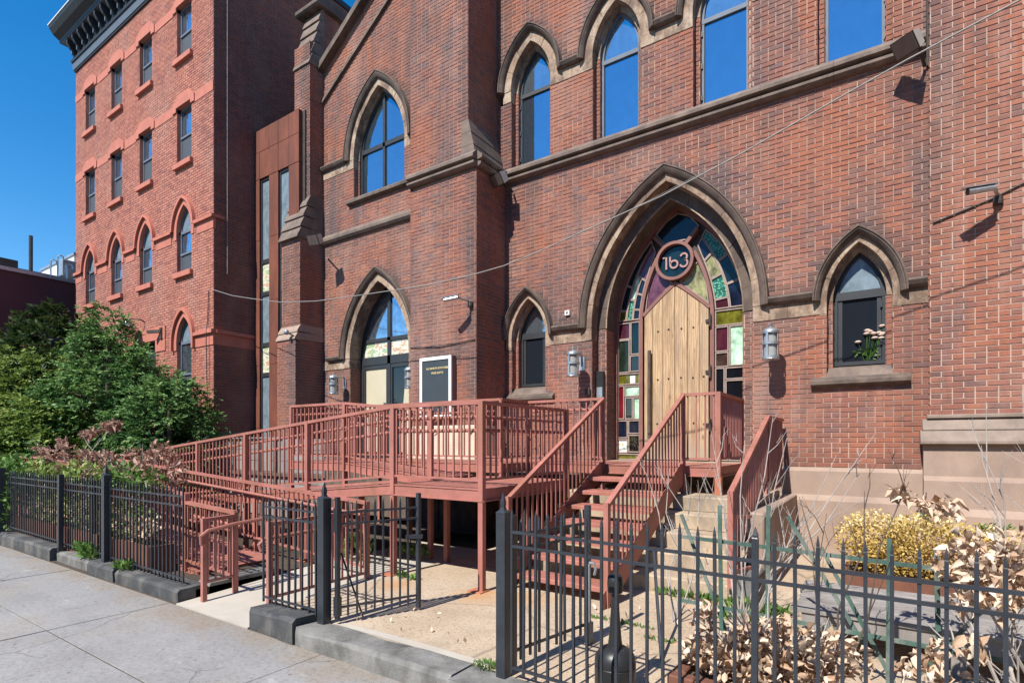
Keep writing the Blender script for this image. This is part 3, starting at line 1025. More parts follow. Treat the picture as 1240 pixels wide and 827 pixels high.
# ---- hoods, rings, jambs
def hood(arch, d0, d1, Y, mat, name='hood_mould'):
    pr = [(d0, Y + .03), (d0, Y - .045), (d0 + .02, Y - .075), (d1 - .035, Y - .105), (d1, Y - .095), (d1 + .012, Y - .06), (d1 + .012, Y + .03)]
    mb = MB()
    for sd_ in (-1, 1):
        arch.arc(mb, sd_, pr, 0, 1, 16)
    # fine upper roll
    pr2 = [(d1 - .022, Y - .107), (d1 - .012, Y - .122), (d1 + .006, Y - .118), (d1 + .008, Y - .096), (d1 - .02, Y - .1)]
    for sd_ in (-1, 1):
        arch.arc(mb, sd_, pr2, 0, 1, 16)
    return mb.build(name, mat, church, smooth=True)
def hood_run(xa, xb, z, Y, mat, h=.10):
    MB().prism_x([(Y + .03, z - .03), (Y - .05, z - .03), (Y - .085, z), (Y - .115, z + .05), (Y - .105, z + .075), (Y - .04, z + h), (Y + .03, z + h)], xa, xb).build('hood_return', mat, church)

def orders(h, arch, Y, zb, inset, y2, yf, mring, mat2, mjamb, nr, d_ring):
    ring_stones(h, arch, 0, d_ring, Y - .012, y2 + .03, nr, mring, zfoot=arch.zs - .2)
    ring_stones(h, arch, -inset, .06, y2, yf + .05, nr, mat2)
    for sd_ in (-1, 1):
        ax = 'y' if sd_ < 0 else '-y'
        e0, e1 = arch.c + sd_ * arch.a, arch.c + sd_ * (arch.a - inset)
        brick_wall(church, 'jamb', ax, e0, Y + .001, y2 + .004, zb, arch.zs - .2, lambda z: [], M['brick'], M['mortar'])
        brick_wall(church, 'jamb', 'x', y2 + .002, min(e0, e1), max(e0, e1), zb, arch.zs, lambda z: [], M['brick'], M['mortar'], length=.3)
        brick_wall(church, 'jamb', ax, e1, y2 + .003, yf + .05, zb, arch.zs, lambda z: [], M['brick'], M['mortar'])

def slab_poly(arch, d, xa, xb, z0, z1, n=10):
    """polygon of the arch interior between xa..xb and z0..z1"""
    def top(x):
        dx = abs(x - arch.c)
        q = (arch.R + d) ** 2 - (dx + arch.k) ** 2
        return min(z1, arch.zs + sqrt(max(0, q)))
    lo, hi = max(xa, arch.c - arch.half(d, max(z0, arch.zs)) + 1e-4), min(xb, arch.c + arch.half(d, max(z0, arch.zs)) - 1e-4)
    xs_ = [hi + (lo - hi) * i / n for i in range(n + 1)]
    if lo < arch.c < hi: xs_ = sorted(set(xs_ + [arch.c]), reverse=True)
    pts = [(lo, z0), (hi, z0)]
    for x in xs_:
        t = top(x)
        if t > z0 + .004: pts.append((x, t))
    return pts

def frame_mesh(arch, dout, w, zb, y0, y1, bars=()):
    mb = MB()
    for sd_ in (-1, 1):
        arch.arc(mb, sd_, rect(dout - w, dout, y0, y1), 0, 1, 10)
        arch.jamb(mb, sd_, rect(dout - w, dout, y0, y1), zb)
    mb.box(arch.c - arch.a - dout + w, arch.c + arch.a + dout - w, y0 + .002, y1 - .002, zb, zb + w)
    for (x0, x1, z0, z1) in bars:
        mb.box(x0, x1, y0 - .004, y1 - .004, z0, z1)
    return mb

hm = hood(PORT, .10, .21, YF, M['brownstone'])
ring_stones(hm, PORT, 0, .105, YF - .015, 8.90, 7, M['tanstone'], zfoot=3.41)
ring_stones(hm, PORT, -.175, .05, 8.875, 9.30, 7, M['brownstone'])
mbj = MB()
for sd_ in (-1, 1):
    PORT.arc(mbj, sd_, rect(-.185, -.165, 8.862, 8.882), 0, 1, 16)
mbj.build('arris_roll', M['tanstone'], hm)
nb = lambda z: []
for sd_ in (-1, 1):
    ax = 'y' if sd_ < 0 else '-y'
    e0, e1 = CX + sd_ * 1.295, CX + sd_ * 1.12
    brick_wall(church, 'portal_jamb', ax, e0, YF, 8.885, 1.34, 3.42, nb, M['brick'], M['mortar'])
    brick_wall(church, 'portal_jamb', 'x', 8.88, min(e0, e1), max(e0, e1), 1.34, 3.61, nb, M['brick'], M['mortar'], length=.175, sootfn=lambda x, z: .3)
    brick_wall(church, 'portal_jamb', ax, e1, 8.88, 9.30, 1.34, 3.61, nb, M['brick'], M['mortar'])
MB().box(-4.25, -1.5, 8.3, 9.4, 0, 1.33).build('threshold', M['step'], church)

for k, A in enumerate((SW1, SW2)):
    hm = hood(A, .075, .158, YF, M['brownstone'])
    orders(hm, A, YF, 2.66, .065, YF + .12, YF + .24, M['tanstone'], M['tanstone'], M['brick'], 3, .08)
    # sill
    MB().prism_x([(YF + .3, 2.48), (YF - .02, 2.48), (YF - .02, 2.53), (YF + .1, 2.66), (YF + .3, 2.70)], A.c - .44, A.c + .44).build('window_sill', M['sillstone'], hm)
    MB().prism_x([(YF + .01, 2.40), (YF - .05, 2.40), (YF - .09, 2.43), (YF - .09, 2.475), (YF - .02, 2.53), (YF + .01, 2.53)], A.c - .56, A.c + .56).build('window_sill', M['brownstone'], hm)
    yf = YF + .22
    fm = frame_mesh(A, -.065, .05, 2.70, yf, yf + .07, [(A.c - .30, A.c + .30, 3.60, 3.71)]).build('window', M['frame_dark'], church)
    MB().prism(slab_poly(A, -.11, A.c - 1, A.c + 1, 3.71, 9), yf + .03, yf + .05).build('pane', M['glass_pale'] if k else M['glass_frost'], fm)
    MB().prism(slab_poly(A, -.11, A.c - 1, A.c + 1, 2.745, 3.605), yf + .03, yf + .05).build('pane', M['glass_dark'], fm)
    inn = MB()
    for (xa, xb, za, zb) in ((-.25, -.20, 2.75, 3.6), (.20, .25, 2.75, 3.6)):
        inn.box(A.c + xa, A.c + xb, yf + .012, yf + .028, za, zb)
    inn.build('sash', M['frame_dark'], fm)
    for zz in (2.95, 3.45):
        MB().box(A.c + .235, A.c + .262, yf - .02, yf - .001, zz, zz + .09).build('hinge', M['frame_dark'], fm)

for k, A in enumerate(UPS):
    hm = hood(A, .15, .24, YF, M['brownstone'])
    orders(hm, A, YF, 6.86, .075, YF + .13, YF + .24, M['tanstone'], M['tanstone'], M['brick'], 3, .155)
    yf = YF + .20
    grey = k >= 1
    fm = frame_mesh(A, -.065, .055, 6.86, yf, yf + .07, [(A.c - .365, A.c + .365, 8.20, 8.27)]).build('window', M['frame_grey'] if grey else M['frame_dark'], church)
    MB().prism(slab_poly(A, -.11, A.c - 1, A.c + 1, 8.27, 12), yf + .03, yf + .05).build('pane', M['glass_frost'], fm)
    MB().prism(slab_poly(A, -.11, A.c - 1, A.c + 1, 6.91, 8.205), yf + .03, yf + .05).build('pane', M['glass_sky'], fm)
    for zz in (7.0, 7.5, 8.0):
        s_ = 1 if k in (1, 3) else -1
        MB().box(A.c + s_ * .345 - .015, A.c + s_ * .345 + .015, yf - .022, yf - .001, zz, zz + .08).build('hinge', M['frame_dark'], fm)
# returns between hoods, pale impost blocks below them
for xa, xb in ((-4.935, -4.392), (-1.375, -.812), (.248, .448)):
    hood_run(xa, xb, 3.635, YF, M['brownstone'])
for xa, xb in ((-5.97, -5.85), (-5.10, -4.19), (-1.58, -.655), (.095, .466)):
    course_stones('impost_stone', [(YF - .014, 3.40), (YF + .05, 3.40), (YF + .05, 3.62), (YF - .014, 3.62)], xa, xb, .42, M['tanstone'])
for i in range(4):
    xa = UPS[i].c + .665
    xb = UPS[i + 1].c - .665 if i < 3 else .448
    hood_run(xa, xb, 8.305, YF, M['brownstone'])
    course_stones('impost_stone', [(YF - .014, 8.08), (YF + .05, 8.08), (YF + .05, 8.30), (YF - .014, 8.30)], UPS[i].c + .435, UPS[i + 1].c - .435 if i < 3 else .466, .5, M['tanstone'])

# gable door and window
hm = hood(GDOOR, .15, .254, YG, M['brownstone'])
ring_stones(hm, GDOOR, 0, .155, YG - .012, 9.0, 6, M['tanstone'], zfoot=3.39)
for sd_ in (-1, 1):
    brick_wall(church, 'jamb', 'y' if sd_ < 0 else '-y', -9.43 + sd_ * .956, YG + .001, 9.0, 1.2, 3.39, nb, M['brick'], M['mortar'])
hood_run(-11.16, -10.62, 3.60, YG, M['brownstone'])
for xa, xb in ((-11.37, -10.39), (-8.47, -7.6)):
    course_stones('impost_stone', [(YG - .014, 3.38), (YG + .05, 3.38), (YG + .05, 3.59), (YG - .014, 3.59)], xa, xb, .45, M['tanstone'])
    course_stones('impost_stone', [(YG - .014, 8.02), (YG + .05, 8.02), (YG + .05, 8.21), (YG - .014, 8.21)], xa, xb + (.1 if xa < -10 else 0), .5, M['tanstone'])
yf = YG + .32
c = GDOOR.c
fm = frame_mesh(GDOOR, 0, .10, 1.25, yf, yf + .09, [(c - .05, c + .05, 1.3, 5.2), (c - .9, c + .9, 3.45, 3.64), (c - .9, c + .9, 3.98, 4.06)]).build('glazed_door', M['frame_dark'], church)
for (xa, xb) in ((-99, c - .05), (c + .05, 99)):
    MB().prism(slab_poly(GDOOR, -.1, xa, xb, 4.06, 9), yf + .03, yf + .05).build('pane', M['glass_rect'], fm)
g_st = glass('streaked_opal_glass', (.5, .5, .3), .15, 0, spec=.6)
nt = g_st.node_tree
cst = ramp(nt, noise(nt, pos(nt, (1.5, 1, 3.5)), 2.6, 6, .7), [(.3, (.60, .62, .44)), (.42, (.20, .32, .14)), (.50, (.72, .70, .60)), (.58, (.42, .18, .05)), (.7, (.75, .76, .7))])
L(nt, cst, nt.nodes['Principled BSDF'].inputs['Base Color'])
M['opal'] = g_st
MB().box(c - .86, c - .05, yf + .03, yf + .05, 3.64, 3.98).build('stained_pane', g_st, fm)
MB().box(c + .05, c + .86, yf + .03, yf + .05, 3.64, 3.98).build('stained_pane', g_st, fm)
MB().box(c - .80, c - .10, yf + .035, yf + .055, 1.42, 3.36).build('blind', M['blind'], fm)
MB().prism([(c + .10, 1.42), (c + .30, 1.42), (c + .52, 3.36), (c + .10, 3.36)], yf + .035, yf + .055).build('pane', M['glass_dark'], fm)
MB().prism([(c + .302, 1.42), (c + .82, 1.42), (c + .82, 3.36), (c + .522, 3.36)], yf + .035, yf + .055).build('blind', M['blind'], fm)
mb = MB()
for xa, xb in ((c - .86, c - .80), (c - .10, c - .05), (c + .05, c + .10), (c + .80, c + .86)):
    mb.box(xa, xb, yf + .01, yf + .07, 1.36, 3.45)
mb.box(c - .80, c - .10, yf + .01, yf + .07, 3.36, 3.45).box(c + .10, c + .80, yf + .01, yf + .07, 3.36, 3.45)
mb.build('door_leaf', M['frame_dark'], fm)
MB().box(c - .13, c - .09, yf - .06, yf - .005, 2.05, 2.55).build('handle', M['silver'], fm)

hm = hood(GWIN, .13, .25, YG, M['brownstone'])
orders(hm, GWIN, YG, 7.32, .05, YG + .12, YG + .2, M['tanstone'], M['tanstone'], M['brick'], 5, .135)
hood_run(-11.36, -10.50, 8.23, YG, M['brownstone'])
MB().prism_x([(YG + .3, 7.16), (YG - .03, 7.16), (YG - .10, 7.19), (YG - .10, 7.25), (YG - .02, 7.32), (YG + .3, 7.40)], -10.42, -8.42).build('window_sill', M['brownstone'], hm)
yf = YG + .17
fm = frame_mesh(GWIN, -.04, .06, 7.39, yf, yf + .08, [(c - .035, c + .035, 7.4, 9.6), (c - .77, c + .77, 8.36, 8.46)]).build('window', M['frame_dark'], church)
for (xa, xb) in ((-99, c - .035), (c + .035, 99)):
    MB().prism(slab_poly(GWIN, -.1, xa, xb, 8.46, 12), yf + .03, yf + .05).build('pane', M['glass_sky'], fm)
    MB().prism(slab_poly(GWIN, -.1, xa, xb, 7.45, 8.36), yf + .03, yf + .05).build('pane', M['glass_sky'], fm)

# ---- left buttress in three stages
bx0, bx1 = -12.08, -11.38
def stage(y, z0, z1, xa=bx0):
    brick_wall(church, 'buttress_front', 'x', y, xa, bx1, z0, z1, nb, M['brick'], M['mortar'], length=.19, sootfn=lambda x, z: .55 if x > -11.6 else .12)
    brick_wall(church, 'buttress_side', 'y', bx1, y, YG, z0, z1, nb, M['brick'], M['mortar'])
    brick_wall(church, 'buttress_side', '-y', xa, y, YG, z0, z1, nb, M['brick'], M['mortar'])
    MB().box(xa + .03, bx1 - .03, y + .03, 9.2, z0, z1).build('wall_core', M['mortar'], church)
stage(7.83, .3, 4.06)
stage(7.95, 4.05, 6.45)
stage(8.22, 6.5, 11.25, -11.96)
def slope_stones(n, ya, za, yb, zb, xa, xb, mat, lip=.03):
    for i in range(n):
        y0_, y1_ = ya + (yb - ya) * i / n, ya + (yb - ya) * (i + 1) / n
        z0_, z1_ = za + (zb - za) * i / n, za + (zb - za) * (i + 1) / n
        MB().prism_x([(8.62, z0_ + .003), (y0_ + .05, z0_ - .03 + .003), (y0_ - lip, z0_ - .02 + .003), (y0_ - lip * .7, z0_ + .03), (y1_ + .005, z1_ - .003), (8.62, z1_ - .003)], xa, xb).build('weathering_stone', mat, church)
slope_stones(2, 7.83, 4.07, 7.955, 4.42, bx0 - .03, bx1 + .025, M['plinth'])
slope_stones(4, 7.90, 6.47, 8.23, 7.55, bx0 - .03, bx1 + .025, M['sillstone'], .04)
slope_stones(5, 8.22, 10.72, 8.56, 12.2, bx0 + .09, bx1 + .025, M['sillstone'], .04)
MB().prism_x([(8.40, 12.2), (8.36, 12.24), (8.36, 12.32), (8.55, 12.50), (9.4, 12.50), (9.4, 12.2)], bx0 - .08, bx1 + .12).build('coping_stone', M['brownstone'], church)
brick_wall(church, 'buttress_front', 'x', 8.57, bx0 + .1, bx1 - .005, 11.2, 12.2, nb, M['brick'], M['mortar'])
brick_wall(church, 'buttress_side', 'y', bx1 - .006, 8.6, 9.4, 10.7, 12.2, nb, M['brick'], M['mortar'])
finish_bricks(296)

# ================================================================== PORTAL: tracery, glass, plank door, house number
YD = 9.28
def G(name, col, rough=.10, var=.4, spec=.4, wav=.5):
    return glass(name, col, rough, 0, spec=spec, var=var, wav=wav)
GL = {
    'maroon': G('maroon_glass', (.055, .012, .02)), 'red': G('red_glass', (.115, .008, .012)), 'purple': G('purple_glass', (.11, .04, .062)),
    'navy': G('navy_glass', (.007, .010, .024)), 'blue': G('slate_blue_glass', (.009, .018, .028)), 'black': G('black_glass', (.006, .007, .009), .03, 0, .8),
    'dgreen': G('dark_green_glass', (.012, .02, .013)), 'teal': G('dark_teal_glass', (.006, .018, .022)), 'olive': G('olive_glass', (.105, .10, .012), .1, .45),
    'olivegrey': G('olive_grey_glass', (.21, .20, .09), .1, .6), 'brown': G('brown_glass', (.05, .028, .022)),
    'lgreen': G('milky_green_glass', (.36, .56, .40), .2, .45), 'gtex': G('hammered_green_glass', (.03, .17, .11), .3, .9), 'patch': None}
m = G('mottled_glass', (.6, .6, .6), .2)
nt = m.node_tree
L(nt, ramp(nt, noise(nt, pos(nt), 14, 3, .6), [(.35, (.10, .35, .25)), (.45, (.75, .78, .74)), (.56, (.70, .72, .70)), (.63, (.55, .22, .07)), (.7, (.7, .55, .3))]), nt.nodes['Principled BSDF'].inputs['Base Color'])
GL['patch'] = m
# hammered texture
nt = GL['gtex'].node_tree
vo = N(nt, 'ShaderNodeTexVoronoi'); vo.inputs['Scale'].default_value = 34
L(nt, pos(nt), vo.inputs['Vector'])
L(nt, ramp(nt, vo.outputs['Distance'], [(.1, (.25, .58, .42)), (.35, (.06, .27, .18)), (.6, (.012, .09, .06))]), nt.nodes['Principled BSDF'].inputs['Base Color'])

portal = MB().prism(slab_poly(PORT, -.17, -9, 9, 1.335, 9, 24), YD + .03, YD + .12).build('portal_backing', M['iron'], church)
def tr_outline(name, mb, mat=None):
    return mb.build(name, mat or M['tracery'], portal)
# outer frame
mb = MB()
for sd_ in (-1, 1):
    PORT.arc(mb, sd_, rect(-.225, -.172, YD - .06, YD + .05), 0, 1, 14)
    PORT.jamb(mb, sd_, rect(-.225, -.172, YD - .06, YD + .05), 1.336)
tr_outline('tracery_frame', mb)
DX = -2.915
def poly_bar(pts, w, y0, y1):
    """bar of width w following (x, z) points"""
    secs = []
    for i, (x, z) in enumerate(pts):
        a, b = pts[max(0, i - 1)], pts[min(len(pts) - 1, i + 1)]
        tx, tz = b[0] - a[0], b[1] - a[1]
        l = sqrt(tx * tx + tz * tz)
        nx, nz = -tz / l * w / 2, tx / l * w / 2
        secs.append([(x - nx, y0, z - nz), (x + nx, y0, z + nz), (x + nx, y1, z + nz), (x - nx, y1, z - nz)])
    return MB().sweep(secs)
def A0(sd_, t):
    z = 3.80 + 1.37 * t
    return (CX + sd_ * PORT.half(-.22, z), z)
def A3(sd_, t):
    # leaves the door jamb, bends in to the side of the disc
    p0, p1, p2 = (.60, 3.80), (.575, 4.30), (.315, 4.80)
    x = (1 - t) ** 2 * p0[0] + 2 * t * (1 - t) * p1[0] + t * t * p2[0]
    z = (1 - t) ** 2 * p0[1] + 2 * t * (1 - t) * p1[1] + t * t * p2[1]
    return (DX + sd_ * x, z)
for sd_ in (-1, 1):
    tr_outline('tracery_arc', poly_bar([A3(sd_, i / 12) for i in range(13)], .055, YD - .055, YD + .05))
    tr_outline('door_post', MB().box(DX + sd_ * .60 - .032, DX + sd_ * .60 + .032, YD - .056, YD + .05, 1.336, 3.80))
    tr_outline('tracery_bar', poly_bar([(DX + sd_ * .17, 4.94), (DX + sd_ * .37, 5.17)], .06, YD - .07, YD + .05))
# door frame with its pointed head
def dtop(u):   # u in -1..1 across the leaf
    return 4.285 - .475 * abs(u) ** 1.12
hw = .545
tr_outline('door_head', poly_bar([(DX + hw * 1.04 * (i / 10 - 1), dtop(i / 10 - 1) + .035) for i in range(11)] + [(DX + hw * 1.04 * i / 10, dtop(i / 10) + .035) for i in range(1, 11)], .055, YD - .05, YD + .05))
def pane_poly(poly, col, kind='stained_pane'):
    cx_ = sum(p[0] for p in poly) / len(poly); cz_ = sum(p[1] for p in poly) / len(poly)
    MB().prism(poly, YD + .012, YD + .034).build(kind, GL[col], portal)
    # came round the pane
    n = len(poly)
    def inset(e):
        out = []
        for i in range(n):
            (ax, az), (bx, bz), (cx2, cz2) = poly[i - 1], poly[i], poly[(i + 1) % n]
            e1 = Vector((bx - ax, bz - az)).normalized(); e2 = Vector((cx2 - bx, cz2 - bz)).normalized()
            n1, n2 = Vector((-e1.y, e1.x)), Vector((-e2.y, e2.x))
            b_ = n1 + n2
            b_ = b_ / max(.35, b_.length_squared / 2) if b_.length > 1e-5 else n1
            out.append((bx + b_.x * e, bz + b_.y * e))
        return out
    o_, i_ = inset(-.013), inset(.006)
    mb = MB()
    vs = [(x, y, z) for y in (YD - .008, YD + .03) for P_ in (o_, i_) for x, z in P_]
    fs = []
    for k in range(n):
        j = (k + 1) % n
        fs += [(k, j, n + j, n + k), (2 * n + k, 3 * n + k, 3 * n + j, 2 * n + j), (k, 2 * n + k, 2 * n + j, j), (n + k, n + j, 3 * n + j, 3 * n + k)]
    mb.add(vs, fs).build('came', M['came'], portal)
def pane_band(sd_, s0, s1, t0, t1, col, n=4):
    def P_(s, t):
        a, b = A0(sd_, t), A3(sd_, t)
        e0, e1 = .016 / max(.15, abs(a[0] - b[0])), .05 / max(.15, abs(a[0] - b[0]))
        s = e0 + (1 - e0 - e1) * s
        return (a[0] + (b[0] - a[0]) * s, a[1] + (b[1] - a[1]) * s)
    g = .014
    t0, t1 = t0 + .010, t1 - .010
    ds = .035
    s0_, s1_ = (s0 + ds if s0 > 0 else s0), (s1 - ds if s1 < 1 else s1)
    pts = [P_(s0_, t0 + (t1 - t0) * i / n) for i in range(n + 1)] + [P_(s1_, t1 - (t1 - t0) * i / n) for i in range(n + 1)]
    area = sum(pts[i - 1][0] * pts[i][1] - pts[i][0] * pts[i - 1][1] for i in range(len(pts)))
    if area < 0: pts.reverse()
    pane_poly(pts, col)
for a in [(-1, 0, .36, 0, .14, 'olive'), (-1, 0, .36, .14, .46, 'blue'), (-1, 0, .36, .46, 1, 'teal'), (-1, .36, .68, 0, .30, 'gtex'), (-1, .36, .68, .30, .62, 'lgreen'),
          (-1, .36, 1, .62, 1, 'purple'), (-1, .68, 1, 0, .16, 'navy'), (-1, .68, 1, .16, .40, 'navy'), (-1, .68, 1, .40, .62, 'blue'),
          (1, 0, .5, 0, .32, 'navy'), (1, 0, .5, .32, .64, 'teal'), (1, 0, .5, .64, 1, 'gtex'), (1, .5, 1, 0, .15, 'maroon'), (1, .5, 1, .15, .48, 'gtex'),
          (1, .5, 1, .48, .78, 'olivegrey'), (1, .5, 1, .78, 1, 'navy')]:
    pane_band(*a)
pane_poly([(DX - .20, 5.04), (DX + .22, 5.04), (DX + .37, 5.22), (CX + .2, 5.40), (CX, 5.50), (CX - .2, 5.40), (DX - .34, 5.22)], 'blue')
pane_poly([(DX - .53, 3.93), (DX - .07, 4.345), (DX - .19, 4.44), (DX - .31, 4.58), (DX - .36, 4.62), (DX - .47, 4.38)], 'purple')
pane_poly([(DX + .07, 4.345), (DX + .53, 3.93), (DX + .47, 4.38), (DX + .36, 4.62), (DX + .31, 4.58), (DX + .19, 4.44)], 'olivegrey')
RP = [('maroon', -3.951, -3.742, 3.484, 3.754), ('teal', -3.712, -3.565, 3.203, 3.757), ('dgreen', -3.951, -3.755, 2.892, 3.455), ('black', -3.725, -3.565, 2.90, 3.165),
      ('olive', -3.951, -3.565, 2.677, 2.855), ('red', -3.951, -3.855, 2.067, 2.640), ('lgreen', -3.822, -3.565, 2.467, 2.635), ('black', -3.815, -3.695, 2.063, 2.430),
      ('lgreen', -3.662, -3.565, 2.060, 2.430), ('navy', -3.955, -3.79, 1.732, 2.023), ('navy', -3.755, -3.565, 1.807, 2.023), ('black', -3.755, -3.565, 1.478, 1.765),
      ('patch', -3.955, -3.79, 1.467, 1.692), ('olive', -3.955, -3.565, 1.350, 1.430),
      ('olive', -2.265, -1.83, 3.535, 3.765), ('maroon', -2.265, -2.08, 3.120, 3.500), ('lgreen', -2.045, -1.83, 2.880, 3.500), ('brown', -2.265, -2.08, 2.870, 3.085),
      ('black', -2.265, -2.14, 2.330, 2.835), ('black', -2.105, -1.83, 2.665, 2.835), ('black', -2.105, -1.83, 2.330, 2.63), ('lgreen', -2.265, -1.83, 2.06, 2.295),
      ('maroon', -2.265, -1.98, 1.72, 2.025), ('olive', -1.945, -1.83, 1.72, 2.025), ('dgreen', -2.265, -2.09, 1.36, 1.685), ('navy', -2.055, -1.83, 1.36, 1.685)]
for col, xa, xb, za, zb in RP:
    pane_poly([(xa, za), (xb, za), (xb, zb), (xa, zb)], col)
# the plank door
door = MB().prism([(DX - hw, 1.345), (DX + hw, 1.345), (DX + hw, 3.79)] + [(DX + hw * u, dtop(u) - .01) for u in (.66, .33, 0, -.33, -.66)] + [(DX - hw, 3.79)], YD + .005, YD + .045).build('door', M['iron'], portal)
fr = [0, .135, .30, .49, .68, .86, 1]
for i in range(6):
    u0, u1 = -1 + 2 * fr[i], -1 + 2 * fr[i + 1]
    y = YD - .035 + random.uniform(-.004, .004)
    xa, xb = DX + hw * u0 + .004, DX + hw * u1 - .004
    poly = [(xa, 1.35), (xb, 1.35), (xb, dtop(u1 * .985) - .005)]
    if u0 < 0 < u1: poly.append((DX, dtop(0) - .005))
    poly.append((xa, dtop(u0 * .985) - .005))
    d_ = MB().prism(poly, y, YD + .004).build('door_plank', M['wood'], portal)
    for z in (3.55, 2.72, 1.95):
        if i in (1, 2, 3, 4) or z < 3:
            MB().lathe((0, 0, 0), [(.014, 0), (.013, .008), (.006, .014)], 8)
            st = MB()
            cx_, cz_ = (xa + xb) / 2 + random.uniform(-.01, .01), z + random.uniform(-.015, .015)
            st.sweep([[(cx_ + r * cos(a * pi / 4), yy, cz_ + r * sin(a * pi / 4)) for a in range(8)] for r, yy in ((.017, y + .002), (.015, y - .01), (.006, y - .015))])
            st.build('door_stud', M['iron'], portal)
for z in (3.62, 2.79, 1.93):
    mb = MB()
    mb.bar((DX + .50, YD - .05, z), (DX + .60, YD - .07, z), .02, .05)
    mb.tube([(DX + .575, YD - .085, z - .10), (DX + .575, YD - .085, z + .10)], .022, 8)
    mb.build('strap_hinge', M['iron'], portal)
mb = MB().tube([(DX - .435, YD - .10, 1.70), (DX - .437, YD - .105, 2.4), (DX - .432, YD - .10, 3.22)], [.030, .026, .030], 8)
for z in (1.95, 3.05):
    mb.tube([(DX - .435, YD - .02, z), (DX - .435, YD - .10, z)], .014, 6)
mb.build('door_handle', M['bark'], portal)
MB().box(DX - .815, DX - .72, YD - .012, YD - .009, 2.69, 2.815).build('notice', M['paper'], portal)
# numbered disc
def ring_xz(cx_, cz_, r0, r1, y0, y1, n=28):
    secs = []
    for i in range(n + 1):
        a = 2 * pi * i / n
        secs.append([(cx_ + r * cos(a), y, cz_ + r * sin(a)) for r, y in ((r0, y0), (r1, y0), (r1, y1), (r0, y1))])
    return MB().sweep(secs)
DZ = 4.685
ring_xz(DX, DZ, .275, .325, YD - .12, YD + .04).build('disc_ring', M['tracery'], portal)
MB().prism([(DX + .28 * cos(2 * pi * i / 28), DZ + .28 * sin(2 * pi * i / 28)) for i in range(28)], YD - .03, YD + .04).build('number_disc', GL['teal'], portal)
def stroke(pts, w, name='number'):
    mb = poly_bar(pts, w, YD - .058, YD - .034)
    mb.build(name, M['letter'], portal)
def arcp(cx_, cz_, r, a0, a1, n=12):
    return [(cx_ + r * cos(radians(a0 + (a1 - a0) * i / n)), cz_ + r * sin(radians(a0 + (a1 - a0) * i / n))) for i in range(n + 1)]
x0 = DX - .155
stroke([(x0 - .055, DZ + .085), (x0 + .005, DZ + .085), (x0 + .005, DZ - .115)], .031)
x0 = DX - .02
stroke([(x0 - .065, DZ + .09), (x0 - .065, DZ - .02)] + arcp(x0, DZ - .045, .062, 170, 520, 18), .030)
x0 = DX + .145
stroke(arcp(x0, DZ + .052, .055, 165, -80, 10) + arcp(x0, DZ - .052, .062, 75, -165, 10), .030)

# ================================================================== RECTORY (left building)
YL, XR, XL = 7.05, -13.50, -22.13
rect_b = thing('brick_house', 'tall red brick building with painted stone lintels and black bracketed cornice', 'building', (-17.8, YL, 0))
BAYS = [-20.96, -19.0, -17.1, -14.94]
GOTH = [Arch(c_, 7.13, .375, .62) for c_ in BAYS]
GARCH = Arch(-14.94, 4.25, .375, .62)
def lb_blocks(z):
    o = []
    for c_ in BAYS:
        for za, zb in ((11.50, 12.95), (8.80, 10.33)):
            if za < z < zb: o.append((c_ - .375, c_ + .375))
    for A in GOTH:
        if 5.96 < z < 8: o.append((A.c - A.half(.1, z), A.c + A.half(.1, z)) if A.half(.1, z) > 0 and z > 7.13 else (A.c - .375, A.c + .375)) if z < 7.13 or A.half(.1, z) > 0 else None
    if z > 2.6 and z < 4.25: o.append((-14.94 - .375, -14.94 + .375))
    elif 4.25 <= z < 5.2 and GARCH.half(.1, z) > 0: o.append((-14.94 - GARCH.half(.1, z), -14.94 + GARCH.half(.1, z)))
    if 2.2 < z < 4.42: o.append((-18.3, -16.5))
    return o
brick_wall(rect_b, 'front_wall', 'x', YL, XL, XR, 1.9, 14.0, lb_blocks, M['brick_red'], M['mortar_dark'], length=.205, joint=.009)
M['brick_shaded'] = brick_mat('dark_brick_with_shade', [(.22, .08, .06), (.235, .086, .064), (.19, .073, .058), (.25, .092, .068), (.17, .076, .066)], (.09, .058, .056), streak=.6, chalk=.1, orange=.15)  # darker side brick, with the shade of this wall put into its tone
brick_wall(rect_b, 'side_wall', 'y', XR, YL, 12.4, 1.9, 14.75, nb, M['brick_shaded'], M['mortar_dark'], length=.205, joint=.009)
MB().prism_x([(YL + .34, 0), (YL + .34, 13.9), (YL + .6, 14.6), (16, 14.6), (16, 0)], XL, XR - .02).build('wall_core', M['mortar_dark'], rect_b)
MB().box(XR - .35, XR - .02, YL + .06, YL + .34, 0, 14.3).build('wall_core', M['mortar_dark'], rect_b)
MB().box(XL, XL + .3, YL + .06, YL + .34, 0, 14.3).build('wall_core', M['mortar_dark'], rect_b)
MB().box(XL - .01, XR - .36, YL + .3, YL + .339, 0, 14).build('wall_core', M['iron'], rect_b)
for i in range(3):
    MB().bbox(XR - .5, XR + .03, YL - .03 + .0 + i * .9, YL + .865 + i * .9, 1.0, 1.90, .01).build('base_stone', M['kerb_grey'], rect_b)
    MB().bbox(XR - .5, XR + .03, YL - .03 + i * .9, YL + .865 + i * .9, .1, .995, .01).build('base_stone', M['kerb_grey'], rect_b)
MB().box(XL, XR - .51, YL - .02, YL + .3, 0, 1.9).build('base_wall', M['redstone'], rect_b)
